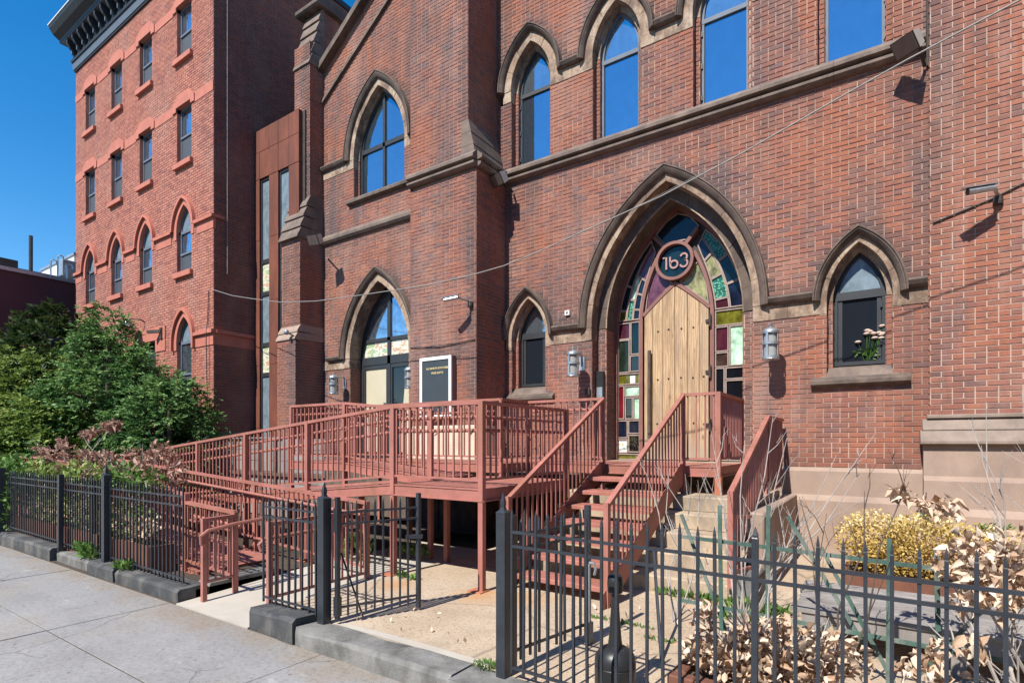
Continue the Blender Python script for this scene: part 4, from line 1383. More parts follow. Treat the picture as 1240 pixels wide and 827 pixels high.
def sash_window(c_, za, zb, gothic=None, a=.375):
    y = YL + .09
    if gothic:
        fm = frame_mesh(gothic, 0, .045, za, y, y + .06, [(c_ - .34, c_ + .34, gothic.zs - .06, gothic.zs + .01)])
    else:
        fm = MB()
        fm.box(c_ - a, c_ - a + .045, y, y + .06, za, zb).box(c_ + a - .045, c_ + a, y, y + .06, za, zb)
        fm.box(c_ - a + .045, c_ + a - .045, y, y + .06, zb - .05, zb).box(c_ - a + .045, c_ + a - .045, y, y + .06, za, za + .045)
    zt = gothic.zs - .06 if gothic else zb
    zm = za + (zt - za) * .49
    fm.box(c_ - a + .02, c_ + a - .02, y - .015, y + .02, zm - .025, zm + .025)
    f_ = fm.build('window', M['frame_grey'], rect_b)
    MB().box(c_ - a + .045, c_ + a - .045, y + .03, y + .05, zm + .025, zt - .05 if not gothic else zt).build('pane', M['glass_rect'], f_)
    MB().box(c_ - a + .045, c_ + a - .045, y + .015, y + .035, za + .045, zm - .025).build('pane', M['glass_screen'], f_)
    if gothic:
        MB().prism(slab_poly(gothic, -.04, -99, 99, gothic.zs + .01, 99), y + .03, y + .05).build('pane', M['glass_pale'], f_)
    jb = MB().box(c_ - a - .06, c_ - a, YL + .006, YL + .3, za, zt).box(c_ + a, c_ + a + .06, YL + .006, YL + .3, za, zt)
    jb.build('jamb', M['brick_red'], rect_b, kind='stuff')
def lb_sill(c_, z, w=.46):
    MB().bbox(c_ - w, c_ + w, YL - .09, YL + .25, z - .135, z, .01).build('window_sill', M['redstone'], rect_b)
def pediment(c_, z):
    MB().prism([(c_ - .56, z - .10), (c_ - .375, z - .10), (c_ - .375, z), (c_ + .375, z), (c_ + .375, z - .10), (c_ + .56, z - .10), (c_ + .56, z + .10), (c_ + .28, z + .30), (c_ - .28, z + .30), (c_ - .56, z + .10)],
               YL - .035, YL + .2).build('lintel', M['redstone'], rect_b)
for z0_, z1_ in ((11.56, 12.95), (8.85, 10.33)):
    for c_ in BAYS:
        sash_window(c_, z0_, z1_)
        lb_sill(c_, z0_)
        pediment(c_, z1_)
    ed = [XL] + sum([[c_ - .565, c_ + .565] for c_ in BAYS], []) + [XR]
    for i in range(0, len(ed), 2):
        MB().box(ed[i] + (.002 if i else -.01), ed[i + 1] - .002, YL - .014, YL + .05, z1_ - .13, z1_ + .10).build('band', M['redstone'], rect_b)
def red_hood(A, runs):
    mb = MB()
    for sd_ in (-1, 1):
        A.arc(mb, sd_, rect(0, .14, YL - .02, YL + .25), 0, 1, 12)
        A.jamb(mb, sd_, rect(0.002, .14, YL - .02, YL + .04), A.zs - .22)
    mb.build('arch_ring', M['redstone'], rect_b)
    mb = MB()
    for sd_ in (-1, 1):
        A.arc(mb, sd_, rect(.142, .215, YL - .085, YL + .05), 0, 1, 12)
        A.jamb(mb, sd_, rect(.142, .215, YL - .085, YL + .05), A.zs + .0 - .22 * (0 if runs else 1))
    mb.build('arch_hood', M['redstone'], rect_b)
for A in GOTH:
    sash_window(A.c, 6.02, 0, A)
    lb_sill(A.c, 6.02)
    red_hood(A, True)
ed = [XL] + sum([[c_ - .59, c_ + .59] for c_ in BAYS], []) + [XR]
for i in range(0, len(ed), 2):
    xa, xb = ed[i], ed[i + 1]
    MB().box(xa + (.0 if i else -.03), xb + (.03 if i == len(ed) - 2 else 0), YL - .08, YL + .05, 7.10, 7.185).build('band', M['redstone'], rect_b)
    MB().box(xa + (.075 if i else 0), xb - (.075 if i < len(ed) - 2 else -.01), YL - .016, YL + .05, 6.85, 7.098).build('band', M['redstone'], rect_b)
MB().box(XR - .05, XR + .05, YL - .075, YL + .25, 7.11, 7.18).build('band', M['redstone'], rect_b)
sash_window(-14.94, 2.65, 0, GARCH)
lb_sill(-14.94, 2.65)
red_hood(GARCH, False)
MB().box(-14.35, XR + .04, YL - .08, YL + .05, 4.30, 4.385).build('band', M['redstone'], rect_b)
MB().box(-14.40, XR + .012, YL - .018, YL + .05, 4.02, 4.298).build('band', M['redstone'], rect_b)
MB().box(XR + .001, XR + .06, YL + .052, 12, 4.30, 4.385).build('band', M['redstone'], rect_b)
MB().box(XR + .001, XR + .014, YL + .052, 12, 4.02, 4.298).build('band', M['redstone'], rect_b)
MB().box(-18.4, -15.92, YL - .03, YL + .2, 4.42, 4.76).build('lintel', M['redstone'], rect_b)
MB().box(-16.49, -15.92, YL - .022, YL + .2, 4.10, 4.418).build('lintel', M['redstone'], rect_b)
f_ = MB().box(-18.3, -16.5, YL + .2, YL + .26, 2.2, 4.42).build('window', M['frame_dark'], rect_b)
for i in range(2):
    MB().box(-18.22 + i * .87, -17.43 + i * .87, YL + .18, YL + .199, 2.3, 3.3).build('pane', M['glass_dark'], f_)
    MB().box(-18.22 + i * .87, -17.43 + i * .87, YL + .18, YL + .199, 3.36, 4.34).build('pane', M['glass_rect'], f_)
# cornice
co = MB().prism_x([(YL + .3, 13.83), (YL - .05, 13.83), (YL - .05, 13.88), (YL + .3, 13.88)], XL - .03, XR).build('cornice', M['corniceblk'], rect_b)
MB().prism_x([(YL + .2, 13.882), (YL - .07, 13.882), (YL - .09, 14.10), (YL + .2, 14.10)], XL - .05, XR + .02).build('fascia', M['cornicegrey'], co)
MB().prism_x([(YL + .2, 14.102), (YL - .12, 14.102), (YL - .14, 14.16), (YL - .05, 14.20), (YL - .05, 14.72), (YL + .2, 14.72)], XL - .05, XR + .02).build('frieze', M['corniceblk'], co)
MB().prism_x([(YL + .25, 14.722), (YL - .34, 14.722), (YL - .36, 14.80), (YL - .52, 14.90), (YL - .62, 15.04), (YL - .64, 15.12), (YL + .25, 15.12)], XL - .32, XR + .1).build('crown', M['corniceblk'], co)
MB().prism_x([(YL + .25, 15.122), (YL - .66, 15.122), (YL - .66, 15.15), (YL + .25, 15.25)], XL - .34, XR + .1).build('gutter', M['white'], co)
MB().prism_x([(YL - .05, 14.68), (YL - .33, 14.68), (YL - .33, 14.72), (YL - .05, 14.72)], XL - .2, XR + .05).build('soffit', M['cornicegrey'], co)
n = 20
for i in range(n):
    x = XL + .18 + (XR - XL - .36) * i / (n - 1)
    mb = MB().prism_x([(YL - .051, 14.21), (YL - .12, 14.21), (YL - .16, 14.36), (YL - .24, 14.44), (YL - .31, 14.56), (YL - .31, 14.678), (YL - .051, 14.678)], x - .05, x + .05)
    br = mb.build('bracket', M['corniceblk'], co)
    MB().box(x - .03, x + .03, YL - .185, YL - .158, 14.25, 14.38).build('bracket_knob', M['cornicegrey'], co)
MB().prism_x([(YL + .3, 14.7), (13, 14.7), (13, 14.86), (YL + .3, 14.86)], XR - .3, XR + .05).build('parapet_cap', M['corniceblk'], rect_b)
# pale conduit on the side wall
MB().tube([(XR + .03, YL + .32, 5.8), (XR + .03, YL + .32, 14.7)], .012, 6).build('conduit', M['cable_grey'], rect_b)

lamp = thing('gooseneck_lamp', 'small gooseneck lamp on the brick wall above the green trees', 'lamp', (-17.45, YL, 4.9))
MB().tube([(-17.15, YL, 5.00), (-17.15, YL - .12, 5.05), (-17.3, YL - .28, 5.06), (-17.45, YL - .30, 5.0)], .018, 6).build('arm', M['iron'], lamp)
MB().lathe((-17.5, YL - .30, 4.84), [(.26, 0), (.22, .03), (.08, .12), (.06, .17), (.02, .19)], 16).build('shade', M['silver'], lamp)
wb = thing('security_camera', 'dark camera bracket on the left brick building beside its arched window', 'camera', (-16.1, YL, 4.6))
MB().box(-16.17, -16.05, YL - .06, YL - .032, 4.42, 4.72).build('mount', M['iron'], wb)
MB().bar((-16.1, YL - .05, 4.62), (-16.4, YL - .25, 4.60), .07, .08).build('body', M['iron'], wb)

# ================================================================== CORTEN INFILL
YA = 8.08
annex = thing('corten_annex', 'narrow rusted steel clad building slotted between the two brick buildings', 'building', (-12.7, YA, 0))
MB().box(-13.46, -11.5, YA + .1, 15, 0, 9.6).build('body', M['iron'], annex)
wins = [(-13.24, -12.83), (-12.44, -12.01)]
def cpanel(xa, xb, za, zb):
    MB().bbox(xa + .004, xb - .004, YA + random.uniform(-.003, .003), YA + .098, za + .004, zb - .004, .004).build('panel', M['corten'], annex)
xe = [-13.47, -13.24, -12.83, -12.44, -12.01, -11.6]
for i in range(5):
    cpanel(xe[i], xe[i + 1], 8.36, 9.05)
    cpanel(xe[i], xe[i + 1], 9.05, 9.62)
for (xa, xb) in ((-13.47, -13.24), (-12.83, -12.44), (-12.01, -11.6)):
    for za in (0.4, 2.0, 3.6, 5.2, 6.8):
        cpanel(xa, xb, za, za + 1.6 if za < 6.7 else 8.355)
for k, (xa, xb) in enumerate(wins):
    fm = MB().box(xa, xa + .04, YA + .05, YA + .098, .4, 8.35).box(xb - .04, xb, YA + .05, YA + .098, .4, 8.35)
    zs_ = [.4, 1.62, 3.36, 4.12, 5.42, 6.24, 8.35]
    for z in zs_: fm.box(xa + .04, xb - .04, YA + .04, YA + .097, z - .05, z + .05)
    fo = fm.build('window', M['frame_dark'], annex)
    for i in range(6):
        st = i in (2, 4) or i == 0
        MB().box(xa + .041, xb - .041, YA + .07, YA + .09, zs_[i] + .05, zs_[i + 1] - .05).build('pane', g_st if st else M['glass_pale' if i % 2 else 'glass_rect'], fo)

# ================================================================== FAR MAROON BUILDING
mar = thing('maroon_building', 'plain maroon painted building with a flat roof at the left edge', 'building', (-29, 9, 0))
MB().box(-36, -24, 2.0, 16, 0, 7.30).build('walls', M['maroon'], mar)
MB().box(-36.04, -23.94, 1.95, 16.05, 7.302, 7.42).build('coping', M['silver'], mar)
MB().box(-35.8, -25.2, 2.4, 15.6, 7.422, 7.75).build('roof_curb', M['roof'], mar)
MB().box(-25.15, -24.6, 4.4, 6.2, 7.5, 7.85).build('roof_curb', M['iron'], mar)
def on_roof(name, label, cat, build):
    t = thing(name, label, cat, (-26, 7, 7.75))
    build(t)
    return t
def f1(t):
    MB().prism_x([(8.6, 7.75), (8.6, 9.2), (14, 9.9), (14, 7.75)], -31, -27.2).build('walls', M['white'], t)
    MB().prism_x([(8.55, 9.2), (8.55, 9.3), (14.1, 10.0), (14.1, 9.9)], -31.1, -27.1).build('roof', M['silver'], t)
on_roof('roof_bulkhead', 'white sloping bulkhead on the far maroon building roof', 'roof hut', f1)
def f2(t):
    MB().lathe((-25.3, 5.5, 7.85), [(.12, 0), (.12, .35), (.32, .4), (.38, .6), (.36, .75), (.24, .9), (.06, .96)], 14).build('cowl', M['silver'], t)
    MB().bar((-25.3, 5.2, 7.75), (-25.3, 5.9, 7.75), .6, .2).build('base', M['iron'], t)
on_roof('roof_fan', 'round grey exhaust fan on the flat roof at the left edge', 'fan', f2)
def f3(t):
    MB().tube([(-24.9, 6.62, 7.4), (-24.9, 6.62, 8.9)], .06, 8).build('pipe', M['iron'], t)
on_roof('vent_pipe', 'thin black vent pipe standing up from the maroon building', 'pipe', f3)
for k, (y, h_, lab) in enumerate(((7.15, .75, 'bent grey conduit left of the taller one on the far roof'), (7.35, .95, 'taller bent grey conduit on the far roof'), (7.62, .7, 'short bent conduit nearest the tall brick building'))):
    def f4(t):
        MB().tube([(-24.8, y, 7.4), (-24.8, y, 7.4 + h_), (-24.8, y + .07, 7.47 + h_), (-24.8, y + .16, 7.44 + h_), (-24.8, y + .18, 7.3 + h_)], .028, 6).build('pipe', M['silver'], t)
    on_roof('vent_pipe', lab, 'pipe', f4)['group'] = 'pipes on the far roof'
def f5(t):
    MB().bbox(-25.4, -24.9, 7.5, 7.95, 7.75, 8.35, .03).build('housing', M['silver'], t)
on_roof('roof_vent', 'boxy grey roof vent against the tall brick building', 'vent', f5)

# ================================================================== STEEL RAMP AND STAIRS
RP_ = M['redpaint']
_bal = {}
def baluster_mesh(h, w=.017):
    k = (round(h, 3), w)
    if k not in _bal:
        mb = MB().box(-w / 2, w / 2, -w / 2, w / 2, 0, h)
        me = bpy.data.meshes.new('baluster')
        me.from_pydata(mb.v, [], mb.f)
        me.materials.append(RP_)
        _bal[k] = me
    return _bal[k]
def post(par, x, y, z0, z1, w=.058, rusty=False):
    MB().box(x - w / 2, x + w / 2, y - w / 2, y + w / 2, z0, z1).build('post', M['rust'] if rusty else RP_, par)
def foot(par, x, y, z, w=.17):
    MB().bbox(x - w / 2 - .04, x + w / 2 - .04, y - w / 2, y + w / 2, z, z + .012, .003).build('base_plate', M['rust'], par)
def railing(par, pts, h=.88, step=.102, low=.095, pipe=None, pipe_off=(0, 0), tw=.052, bot=True):
    """pts: floor line; top rail, bottom rail, upright bars, optional round handrails"""
    for (p, q) in zip(pts[:-1], pts[1:]):
        p, q = Vector(p), Vector(q)
        up = Vector((0, 0, h))
        MB().bar(p + up, q + up, tw, .036).build('top_rail', RP_, par)
        if bot:
            lo = Vector((0, 0, low))
            MB().bar(p + lo, q + lo, .03, .024).build('bottom_rail', RP_, par)
        n = max(1, round((q - p).length / step))
        me = baluster_mesh(h - low)
        rz = atan2((q - p).y, (q - p).x)
        for i in range(n):
            c_ = p + (q - p) * ((i + .5) / n)
            inst('baluster', me, (c_.x, c_.y, c_.z + low), par, rot=(0, 0, rz))
        if pipe:
            for hh in pipe:
                o_ = Vector((pipe_off[0], pipe_off[1], hh))
                MB().tube([p + o_, q + o_], .019, 8).build('handrail', RP_, par)
                for f in (.12, .5, .88):
                    c_ = p + (q - p) * f + o_
                    MB().tube([c_, c_ - Vector((pipe_off[0], pipe_off[1], .05))], .008, 5).build('rail_bracket', RP_, par)
def deck(par, quad, th=.13, mat=None, lip=.012):
    """quad: four corners of the floor, counter-clockwise from above; plate on a channel frame"""
    q = [Vector(p) for p in quad]
    mb = MB()
    lo = [p - Vector((0, 0, .012)) for p in q]
    mb.add(q + lo, [(0, 1, 2, 3), (7, 6, 5, 4)] + [(i, i + 4, (i + 1) % 4 + 4, (i + 1) % 4) for i in range(4)])
    d = mb.build('deck', RP_, par)
    c_ = sum(q, Vector()) / 4
    for i in range(4):
        a, b = q[i], q[(i + 1) % 4]
        t = (b - a).normalized()
        inn = Vector((-t.y, t.x, 0)) * .02
        a2, b2 = a + inn + t * .004 - Vector((0, 0, .013 + th / 2)), b + inn - t * .004 - Vector((0, 0, .013 + th / 2))
        m_ = MB().bar(a2, b2, .022, th)
        f_ = m_.build('fascia', RP_, d)
        MB().bar(a2 - inn * .5 + Vector((0, 0, -th / 2 + .012)), b2 - inn * .5 + Vector((0, 0, -th / 2 + .012)), .05, .012).build('flange', RP_, d)
    n = max(1, int((q[1] - q[0]).length / .6))
    for i in range(1, n):
        f = i / n
        a, b = q[0] + (q[1] - q[0]) * f, q[3] + (q[2] - q[3]) * f
        MB().bar(a - Vector((0, 0, .06)) + (b - a) * .02, b - Vector((0, 0, .06)) - (b - a) * .02, .04, .07).build('joist', RP_, d)
    return d

rampo = thing('access_ramp', 'red steel wheelchair ramp doubling back on itself behind the black gate', 'ramp', (-7.5, 4.8, 0))
FY, MY, BY = 4.45, 5.40, 6.30
Z1, Z2 = 1.17, 1.345
sl2 = (1.17 - .515) / (11.65 - 4.65)
def z2(x): return Z1 if x > -4.65 else Z1 + sl2 * (x + 4.65)
# upper run and corner platform
deck(rampo, [(-4.65, FY, Z1), (-3.36, FY, Z1), (-3.36, BY - .02, Z1), (-4.65, BY - .02, Z1)], .12)
deck(rampo, [(-11.65, FY, z2(-11.65)), (-4.656, FY, Z1 - .001), (-4.656, MY - .03, Z1 - .001), (-11.65, MY - .03, z2(-11.65))], .11)
deck(rampo, [(-12.9, 3.28, .50), (-11.66, 3.28, .50), (-11.66, MY - .03, .50), (-12.9, MY - .03, .50)], .11)
railing(rampo, [(-11.68, FY + .02, z2(-11.65)), (-4.65, FY + .02, Z1)], pipe=(.74, .60), pipe_off=(0, .07))
railing(rampo, [(-4.65, FY + .02, Z1), (-3.39, FY + .02, Z1)], pipe=(.74, .60), pipe_off=(0, .07))
railing(rampo, [(-3.385, FY + .02, Z1), (-3.385, BY - .04, Z1)], pipe=(.74, .60), pipe_off=(-.07, 0))
for x in (-3.385, -4.65, -6.23, -7.67, -9.03, -10.4, -11.66):
    post(rampo, x, FY + .02, .13 if x > -4.66 else .10, z2(x) + .895, rusty=False)
    foot(rampo, x, FY + .02, .131 if x > -4.66 else .101)
post(rampo, -3.385, BY - .05, .13, Z1 + .895)
for x in (-4.6, -6.2, -7.7, -9.1):
    post(rampo, x, MY - .06, .1, z2(x) - .03, .06)
# third run back up to the landing by the wall
deck(rampo, [(-6.66, MY, Z2 - .002), (-4.9, MY, Z1 + .004), (-4.9, BY - .03, Z1 + .004), (-6.66, BY - .03, Z2 - .002)], .11)
deck(rampo, [(-7.99, MY, Z2), (-6.664, MY, Z2), (-6.664, BY - .03, Z2), (-7.99, BY - .03, Z2)], .12)
railing(rampo, [(-7.97, MY + .02, Z2), (-6.66, MY + .02, Z2)], pipe=(.74,), pipe_off=(0, .06))
railing(rampo, [(-6.66, MY + .02, Z2), (-4.95, MY + .02, Z1 + .01)], pipe=(.74, .60), pipe_off=(0, .06))
railing(rampo, [(-7.97, 7.3, Z2), (-7.97, MY + .02, Z2)])
for x, y, zt in ((-7.97, MY + .02, Z2), (-6.66, MY + .02, Z2), (-4.95, MY + .02, Z1), (-7.97, 7.3, Z2)):
    post(rampo, x, y, .1, zt + .895)
# lower run, from the gap in the kerb up to the turn
def z1f(x): return .125 if x > -6.6 else .125 + (.50 - .125) * (-6.6 - x) / (11.66 - 6.6)
deck(rampo, [(-11.655, 3.28, z1f(-11.66)), (-6.62, 3.28, .135), (-6.62, 4.27, .135), (-11.655, 4.27, z1f(-11.66))], .05)
railing(rampo, [(-11.66, 3.28, .515), (-6.9, 3.28, .15)], h=.87, pipe=(.70,), pipe_off=(0, .06))
railing(rampo, [(-6.9, 3.28, .15), (-5.79, 3.26, .11)], h=.78, pipe=(.62,), pipe_off=(0, .06))
railing(rampo, [(-11.66, 4.27, .515), (-4.87, 4.27, .13)], h=.83, pipe=(.70,), pipe_off=(0, -.06))
railing(rampo, [(-12.88, 3.28, .50), (-11.66, 3.28, .50)])
railing(rampo, [(-12.88, MY - .05, .50), (-12.88, 3.28, .50)])
railing(rampo, [(-11.66, MY - .05, .50), (-12.88, MY - .05, .50)])
for x, y, zt in ((-12.88, 3.28, 1.395), (-12.88, MY - .05, 1.395), (-11.66, MY - .05, 1.395), (-11.66, 3.28, 1.395), (-9.3, 3.28, 1.20), (-6.9, 3.28, 1.03), (-11.66, 4.27, 1.36), (-9.5, 4.27, 1.22), (-7.1, 4.27, 1.09), (-4.87, 4.27, .975)):
    post(rampo, x, y, .08, zt, .048)
# end loops at the gap
railing(rampo, [(-5.78, 3.24, .06), (-5.78, 2.92, .05)], h=.80, step=.09, low=.16)
post(rampo, -5.78, 2.92, 0, .87, .045)
post(rampo, -5.78, 3.25, 0, .90, .045)
MB().tube([(-5.72, 3.55, .80), (-5.72, 3.2, .78), (-5.72, 2.93, .745), (-5.72, 2.86, .70), (-5.73, 2.87, .62), (-5.76, 2.92, .60)], .020, 8).build('handrail', RP_, rampo)
railing(rampo, [(-4.91, 3.12, .10), (-4.87, 4.25, .12)], h=.76, step=.12, low=.05)
post(rampo, -4.91, 3.10, .05, .885, .045)
MB().tube([(-4.98, 3.06, .60), (-4.99, 3.04, .66), (-4.99, 3.10, .71), (-4.95, 4.15, .73)], .020, 8).build('handrail', RP_, rampo)
# kick plate of expanded steel along the upper run
for (xa, xb) in ((-11.6, -4.7),):
    MB().bar((xa, FY + .03, z2(xa) + .03), (xb, FY + .03, z2(xb) + .03), .008, .03).build('kerb_rail', RP_, rampo)

stair = thing('metal_staircase', 'red steel stairs with open treads rising to the plank door', 'stairs', (-2.66, 5.8, .13))
SX0, SX1, SY0, SY1 = -3.21, -2.11, 4.66, 7.0
rise, run = (Z2 - .13) / 8, (SY1 - SY0) / 8
for i in range(7):
    y0_ = SY0 + run * (i + .35)
    z = .13 + rise * (i + 1)
    t = MB().prism_x([(y0_, z - .045), (y0_, z - .006), (y0_ + .006, z), (y0_ + .285, z), (y0_ + .285, z - .04), (y0_ + .277, z - .04), (y0_ + .277, z - .008), (y0_ + .012, z - .008), (y0_ + .012, z - .045)], SX0 + .012, SX1 - .012)
    tr = t.build('tread', RP_, stair)
    for k in range(5):
        yy = y0_ + .03 + k * .055
        MB().box(SX0 + .05, SX1 - .05, yy, yy + .018, z + .0005, z + .004).build('tread_rib', RP_, tr)
for x in (SX0, SX1):
    MB().prism_x([(SY0 - .09, .132), (SY0 + .12, .132), (SY1 - .02, Z2 - .22), (SY1 - .02, Z2 + .03), (SY1 - .10, Z2 + .03), (SY0 - .09, .26)], x - .006, x + .006).build('stringer', RP_, stair)
    MB().bar((x + (.02 if x == SX0 else -.02), SY0 + .12, .150), (x + (.02 if x == SX0 else -.02), SY1 - .02, Z2 - .21), .034, .008).build('stringer_flange', RP_, stair)
    railing(stair, [(x, SY0 + .03, .18), (x, SY1, Z2 + .01)], h=.885, step=.118, low=.12, bot=False)
    post(stair, x, SY0 + .02, .13, 1.09, .045)
post(stair, SX0, SY1, .2, Z2 + .92, .05)
post(stair, SX1, SY1, .8, Z2 + .92, .05)
# landing and walkway along the wall
deck(stair, [(SX0 - .02, SY1, Z2), (-1.66, SY1, Z2), (-1.66, 8.38, Z2), (SX0 - .02, 8.38, Z2)], .12)
deck(stair, [(-5.9, SY1, Z2), (SX0 - .024, SY1, Z2), (SX0 - .024, 8.38, Z2), (-5.9, 8.38, Z2)], .12)
deck(stair, [(-7.99, BY, Z2), (-4.44, BY, Z2), (-4.44, SY1 - .004, Z2), (-7.99, SY1 - .004, Z2)], .12)
deck(stair, [(-7.99, SY1, Z2), (-5.904, SY1, Z2), (-5.904, 7.6, Z2), (-7.99, 7.6, Z2)], .12)
railing(stair, [(SX1, SY1 + .01, Z2), (-1.68, SY1 + .01, Z2)], h=.90)
railing(stair, [(-1.68, SY1 + .01, Z2), (-1.68, 8.36, Z2)], h=.90, step=.09)
railing(stair, [(-4.45, SY1 + .01, Z2), (SX0, SY1 + .01, Z2)], h=.90, pipe=(.76,), pipe_off=(0, .05))
railing(stair, [(-7.9, BY + .02, Z2), (-4.45, BY + .02, Z2)], h=.90, pipe=(.74,), pipe_off=(0, .06))
railing(stair, [(-4.45, BY + .02, Z2), (-4.45, SY1, Z2)], h=.90)
post(stair, -1.68, SY1 + .01, 1.0, Z2 + .92, .055, False)
for x, y in ((-1.68, 8.36), (-4.45, SY1 + .01), (-4.45, BY + .02), (-6.2, BY + .02)):
    post(stair, x, y, .13 if x < -2 else 1.2, Z2 + .91, .045)
MB().bbox(-1.72, -1.64, 6.97, 7.05, .975, 1.21, .004).build('leg', M['rust'], stair)

# the older stone stoop under the steel
stoop = thing('stone_stoop', 'worn tan stone steps half hidden under the red metal stairs', 'steps', (-2.3, 6.8, .13))
tops = [.30, .475, .65, .825, 1.0]
for i, zt in enumerate(tops):
    y0_ = 5.46 + i * .305
    cuts = [-3.62, -2.42 + random.uniform(-.1, .1) + (.25 if i % 2 else 0), -1.17]
    for a, b in zip(cuts[:-1], cuts[1:]):
        MB().bbox(a, b - .004, y0_ + random.uniform(-.008, .008), y0_ + .42 if i < 4 else 8.25, zt - .172, zt + random.uniform(-.004, .004), .016).build('step', M['step'], stoop)
MB().box(-3.6, -1.2, 5.80, 8.3, .12, .47).box(-3.6, -1.2, 6.4, 8.3, .471, .82).build('core', M['step'], stoop)
MB().bbox(-1.16, -.98, 5.42, 6.0, .1, .40, .015).build('cheek_block', M['kerb_grey'], stoop)
MB().bbox(-1.16, -1.0, 6.01, 8.55, .1, .93, .015).build('cheek_wall', M['plinth'], stoop)

srail = thing('stoop_handrail', 'red railing with dense bars sloping down beside the stone steps', 'railing', (-1.2, 6.5, .4))
SX = -1.19
railing(srail, [(SX, 5.42, .30), (SX, 7.40, 1.085)], h=.87, step=.095, low=.10)
railing(srail, [(SX, 7.40, 1.085), (SX, 8.55, 1.085)], h=.87, step=.075, low=-.04)
post(srail, SX, 5.42, .28, 1.19, .05)
post(srail, SX, 5.78, .3, 1.30, .04)
post(srail, SX, 7.40, .95, 1.975, .045)
MB().bar((SX, 5.42, .95), (SX + .10, 5.80, .92), .035, .03).build('lower_rail', RP_, srail)
MB().bar((SX, 5.42, .42), (SX + .10, 5.80, .42), .03, .03).build('lower_rail', RP_, srail)

# ================================================================== GREY BOARD FENCE behind the ramp
bf = thing('board_fence', 'weathered grey wooden board fence standing behind the red ramp', 'fence', (-13.5, 6.72, 0))
xa = -16.6
while xa < -10.2:
    w = 1.55
    for k in range(7):
        z = .12 + k * .228
        MB().box(xa + .004, xa + w - .004, 6.72 + random.uniform(-.004, .004), 6.745, z + random.uniform(.002, .010), z + .221).build('board', M['greywood'], bf)
    for q in (0, .52, 1.04):
        MB().box(xa + q - .035, xa + q + .035, 6.675, 6.715, .1, 1.70).build('batten', M['iron'], bf)
    MB().box(xa, xa + w, 6.66, 6.672, .95, 1.02).build('rail', M['bark'], bf)
    xa += w
MB().box(-16.62, -10.2, 6.67, 6.78, 1.722, 1.752).build('cap', M['greywood'], bf)

# ================================================================== KERB STONES
def kerb(label, xa, xb, ya, yb, h, mat, tilt=0):
    t = thing('kerb_stone', label, 'kerb', ((xa + xb) / 2, ya, 0), 'kerb stones along the pavement')
    mb = MB()
    n = max(1, int((xb - xa) / .35))
    secs = []
    for i in range(n + 1):
        x = xa + (xb - xa) * i / n
        j = lambda s=.010: random.uniform(-s, s)
        e = .02 if 0 < i < n else .03
        secs.append([(x, ya + j(), -.08), (x, ya + j(), h - .03 + j()), (x, ya + .022 + j(), h + j()), (x, yb - .02, h + j()), (x, yb, h - .02), (x, yb, -.08)])
    mb.sweep(secs)
    mb.build('stone', mat, t)
    return t
kerb('low tarred kerb stone at the far left edge under the fence', -19.0, -11.86, 2.82, 3.06, .16, M['kerb'])
kerb('long dark kerb stone under the leaning fence post with chipped end', -11.72, -9.62, 2.76, 3.02, .17, M['kerb'])
kerb('low grey kerb stone with green weeds on top', -9.55, -8.30, 2.82, 3.05, .12, M['kerb_grey'])
kerb('short tarred kerb block under the spiked fence post', -8.29, -7.55, 2.76, 3.06, .155, M['kerb'])
kerb('long tarred kerb stone ending at the ramp entrance with chipped pale patches', -7.50, -6.0, 2.77, 3.07, .14, M['kerb'])
kerb('short kerb return running back beside the ramp entrance newel', -6.25, -6.0, 3.08, 3.9, .135, M['kerb_grey'])
kerb('rounded tarred kerb block at the right of the ramp entrance', -4.68, -4.215, 2.75, 3.03, .175, M['kerb'])
kerb('tallest tarred kerb block left of the gate post', -4.205, -3.99, 2.725, 3.02, .20, M['kerb'])
kerb('long worn grey kerb stone in front of the open gate', -3.965, -2.32, 2.72, 2.98, .142, M['kerb_grey'])
kerb('grey kerb stone under the right fence', -2.31, 3.4, 2.66, 2.98, .14, M['kerb_grey'])
MB().add([(-3.9, 2.985, .134), (-2.2, 2.985, .134), (-2.25, 3.06, .1345), (-3.0, 3.075, .1345), (-3.9, 3.05, .1345)], [(0, 1, 2, 3, 4)]).build('lime_edge', M['apron'], bpy.data.objects['yard'])

# ================================================================== IRON FENCES AND GATES
BK = M['black']
def picket_mesh(h, w=.0150):
    mb = MB()
    a = w / 2
    def sq(e, z): return [(-e, -e, z), (e, -e, z), (e, e, z), (-e, e, z)]
    mb.sweep([sq(a, 0), sq(a, h - .055), sq(a * .8, h - .05), sq(a * .9, h - .04), sq(a * .12, h)])
    me = bpy.data.meshes.new('picket')
    me.from_pydata(mb.v, [], mb.f)
    me.materials.append(BK)
    return me
PM = picket_mesh(1.05)
PM_THICK = picket_mesh(1.12, .028)
def fence_run(par, p, q, zb, ztop, rails, step=.091, w=.021, railw=.034, thick=()):
    """p, q plan ends; pickets from zb to ztop"""
    p, q = Vector((*p, 0)), Vector((*q, 0))
    Ln = (q - p).length
    n = round(Ln / step)
    rz = atan2((q - p).y, (q - p).x)
    for i in range(n + 1):
        c_ = p + (q - p) * (i / n)
        th = i in thick
        o = inst('picket', PM_THICK if th else PM, (c_.x, c_.y, zb + random.uniform(-.006, .004) - (.05 if th else 0)), par, rot=(random.uniform(-.006, .006), random.uniform(-.006, .006), rz), scale=(1, 1, (ztop - zb) / 1.05))
    for z in rails:
        MB().bar(p + Vector((0, 0, z)), q + Vector((0, 0, z + random.uniform(-.006, .006))), railw * .42, .0175).build('rail', BK, par)
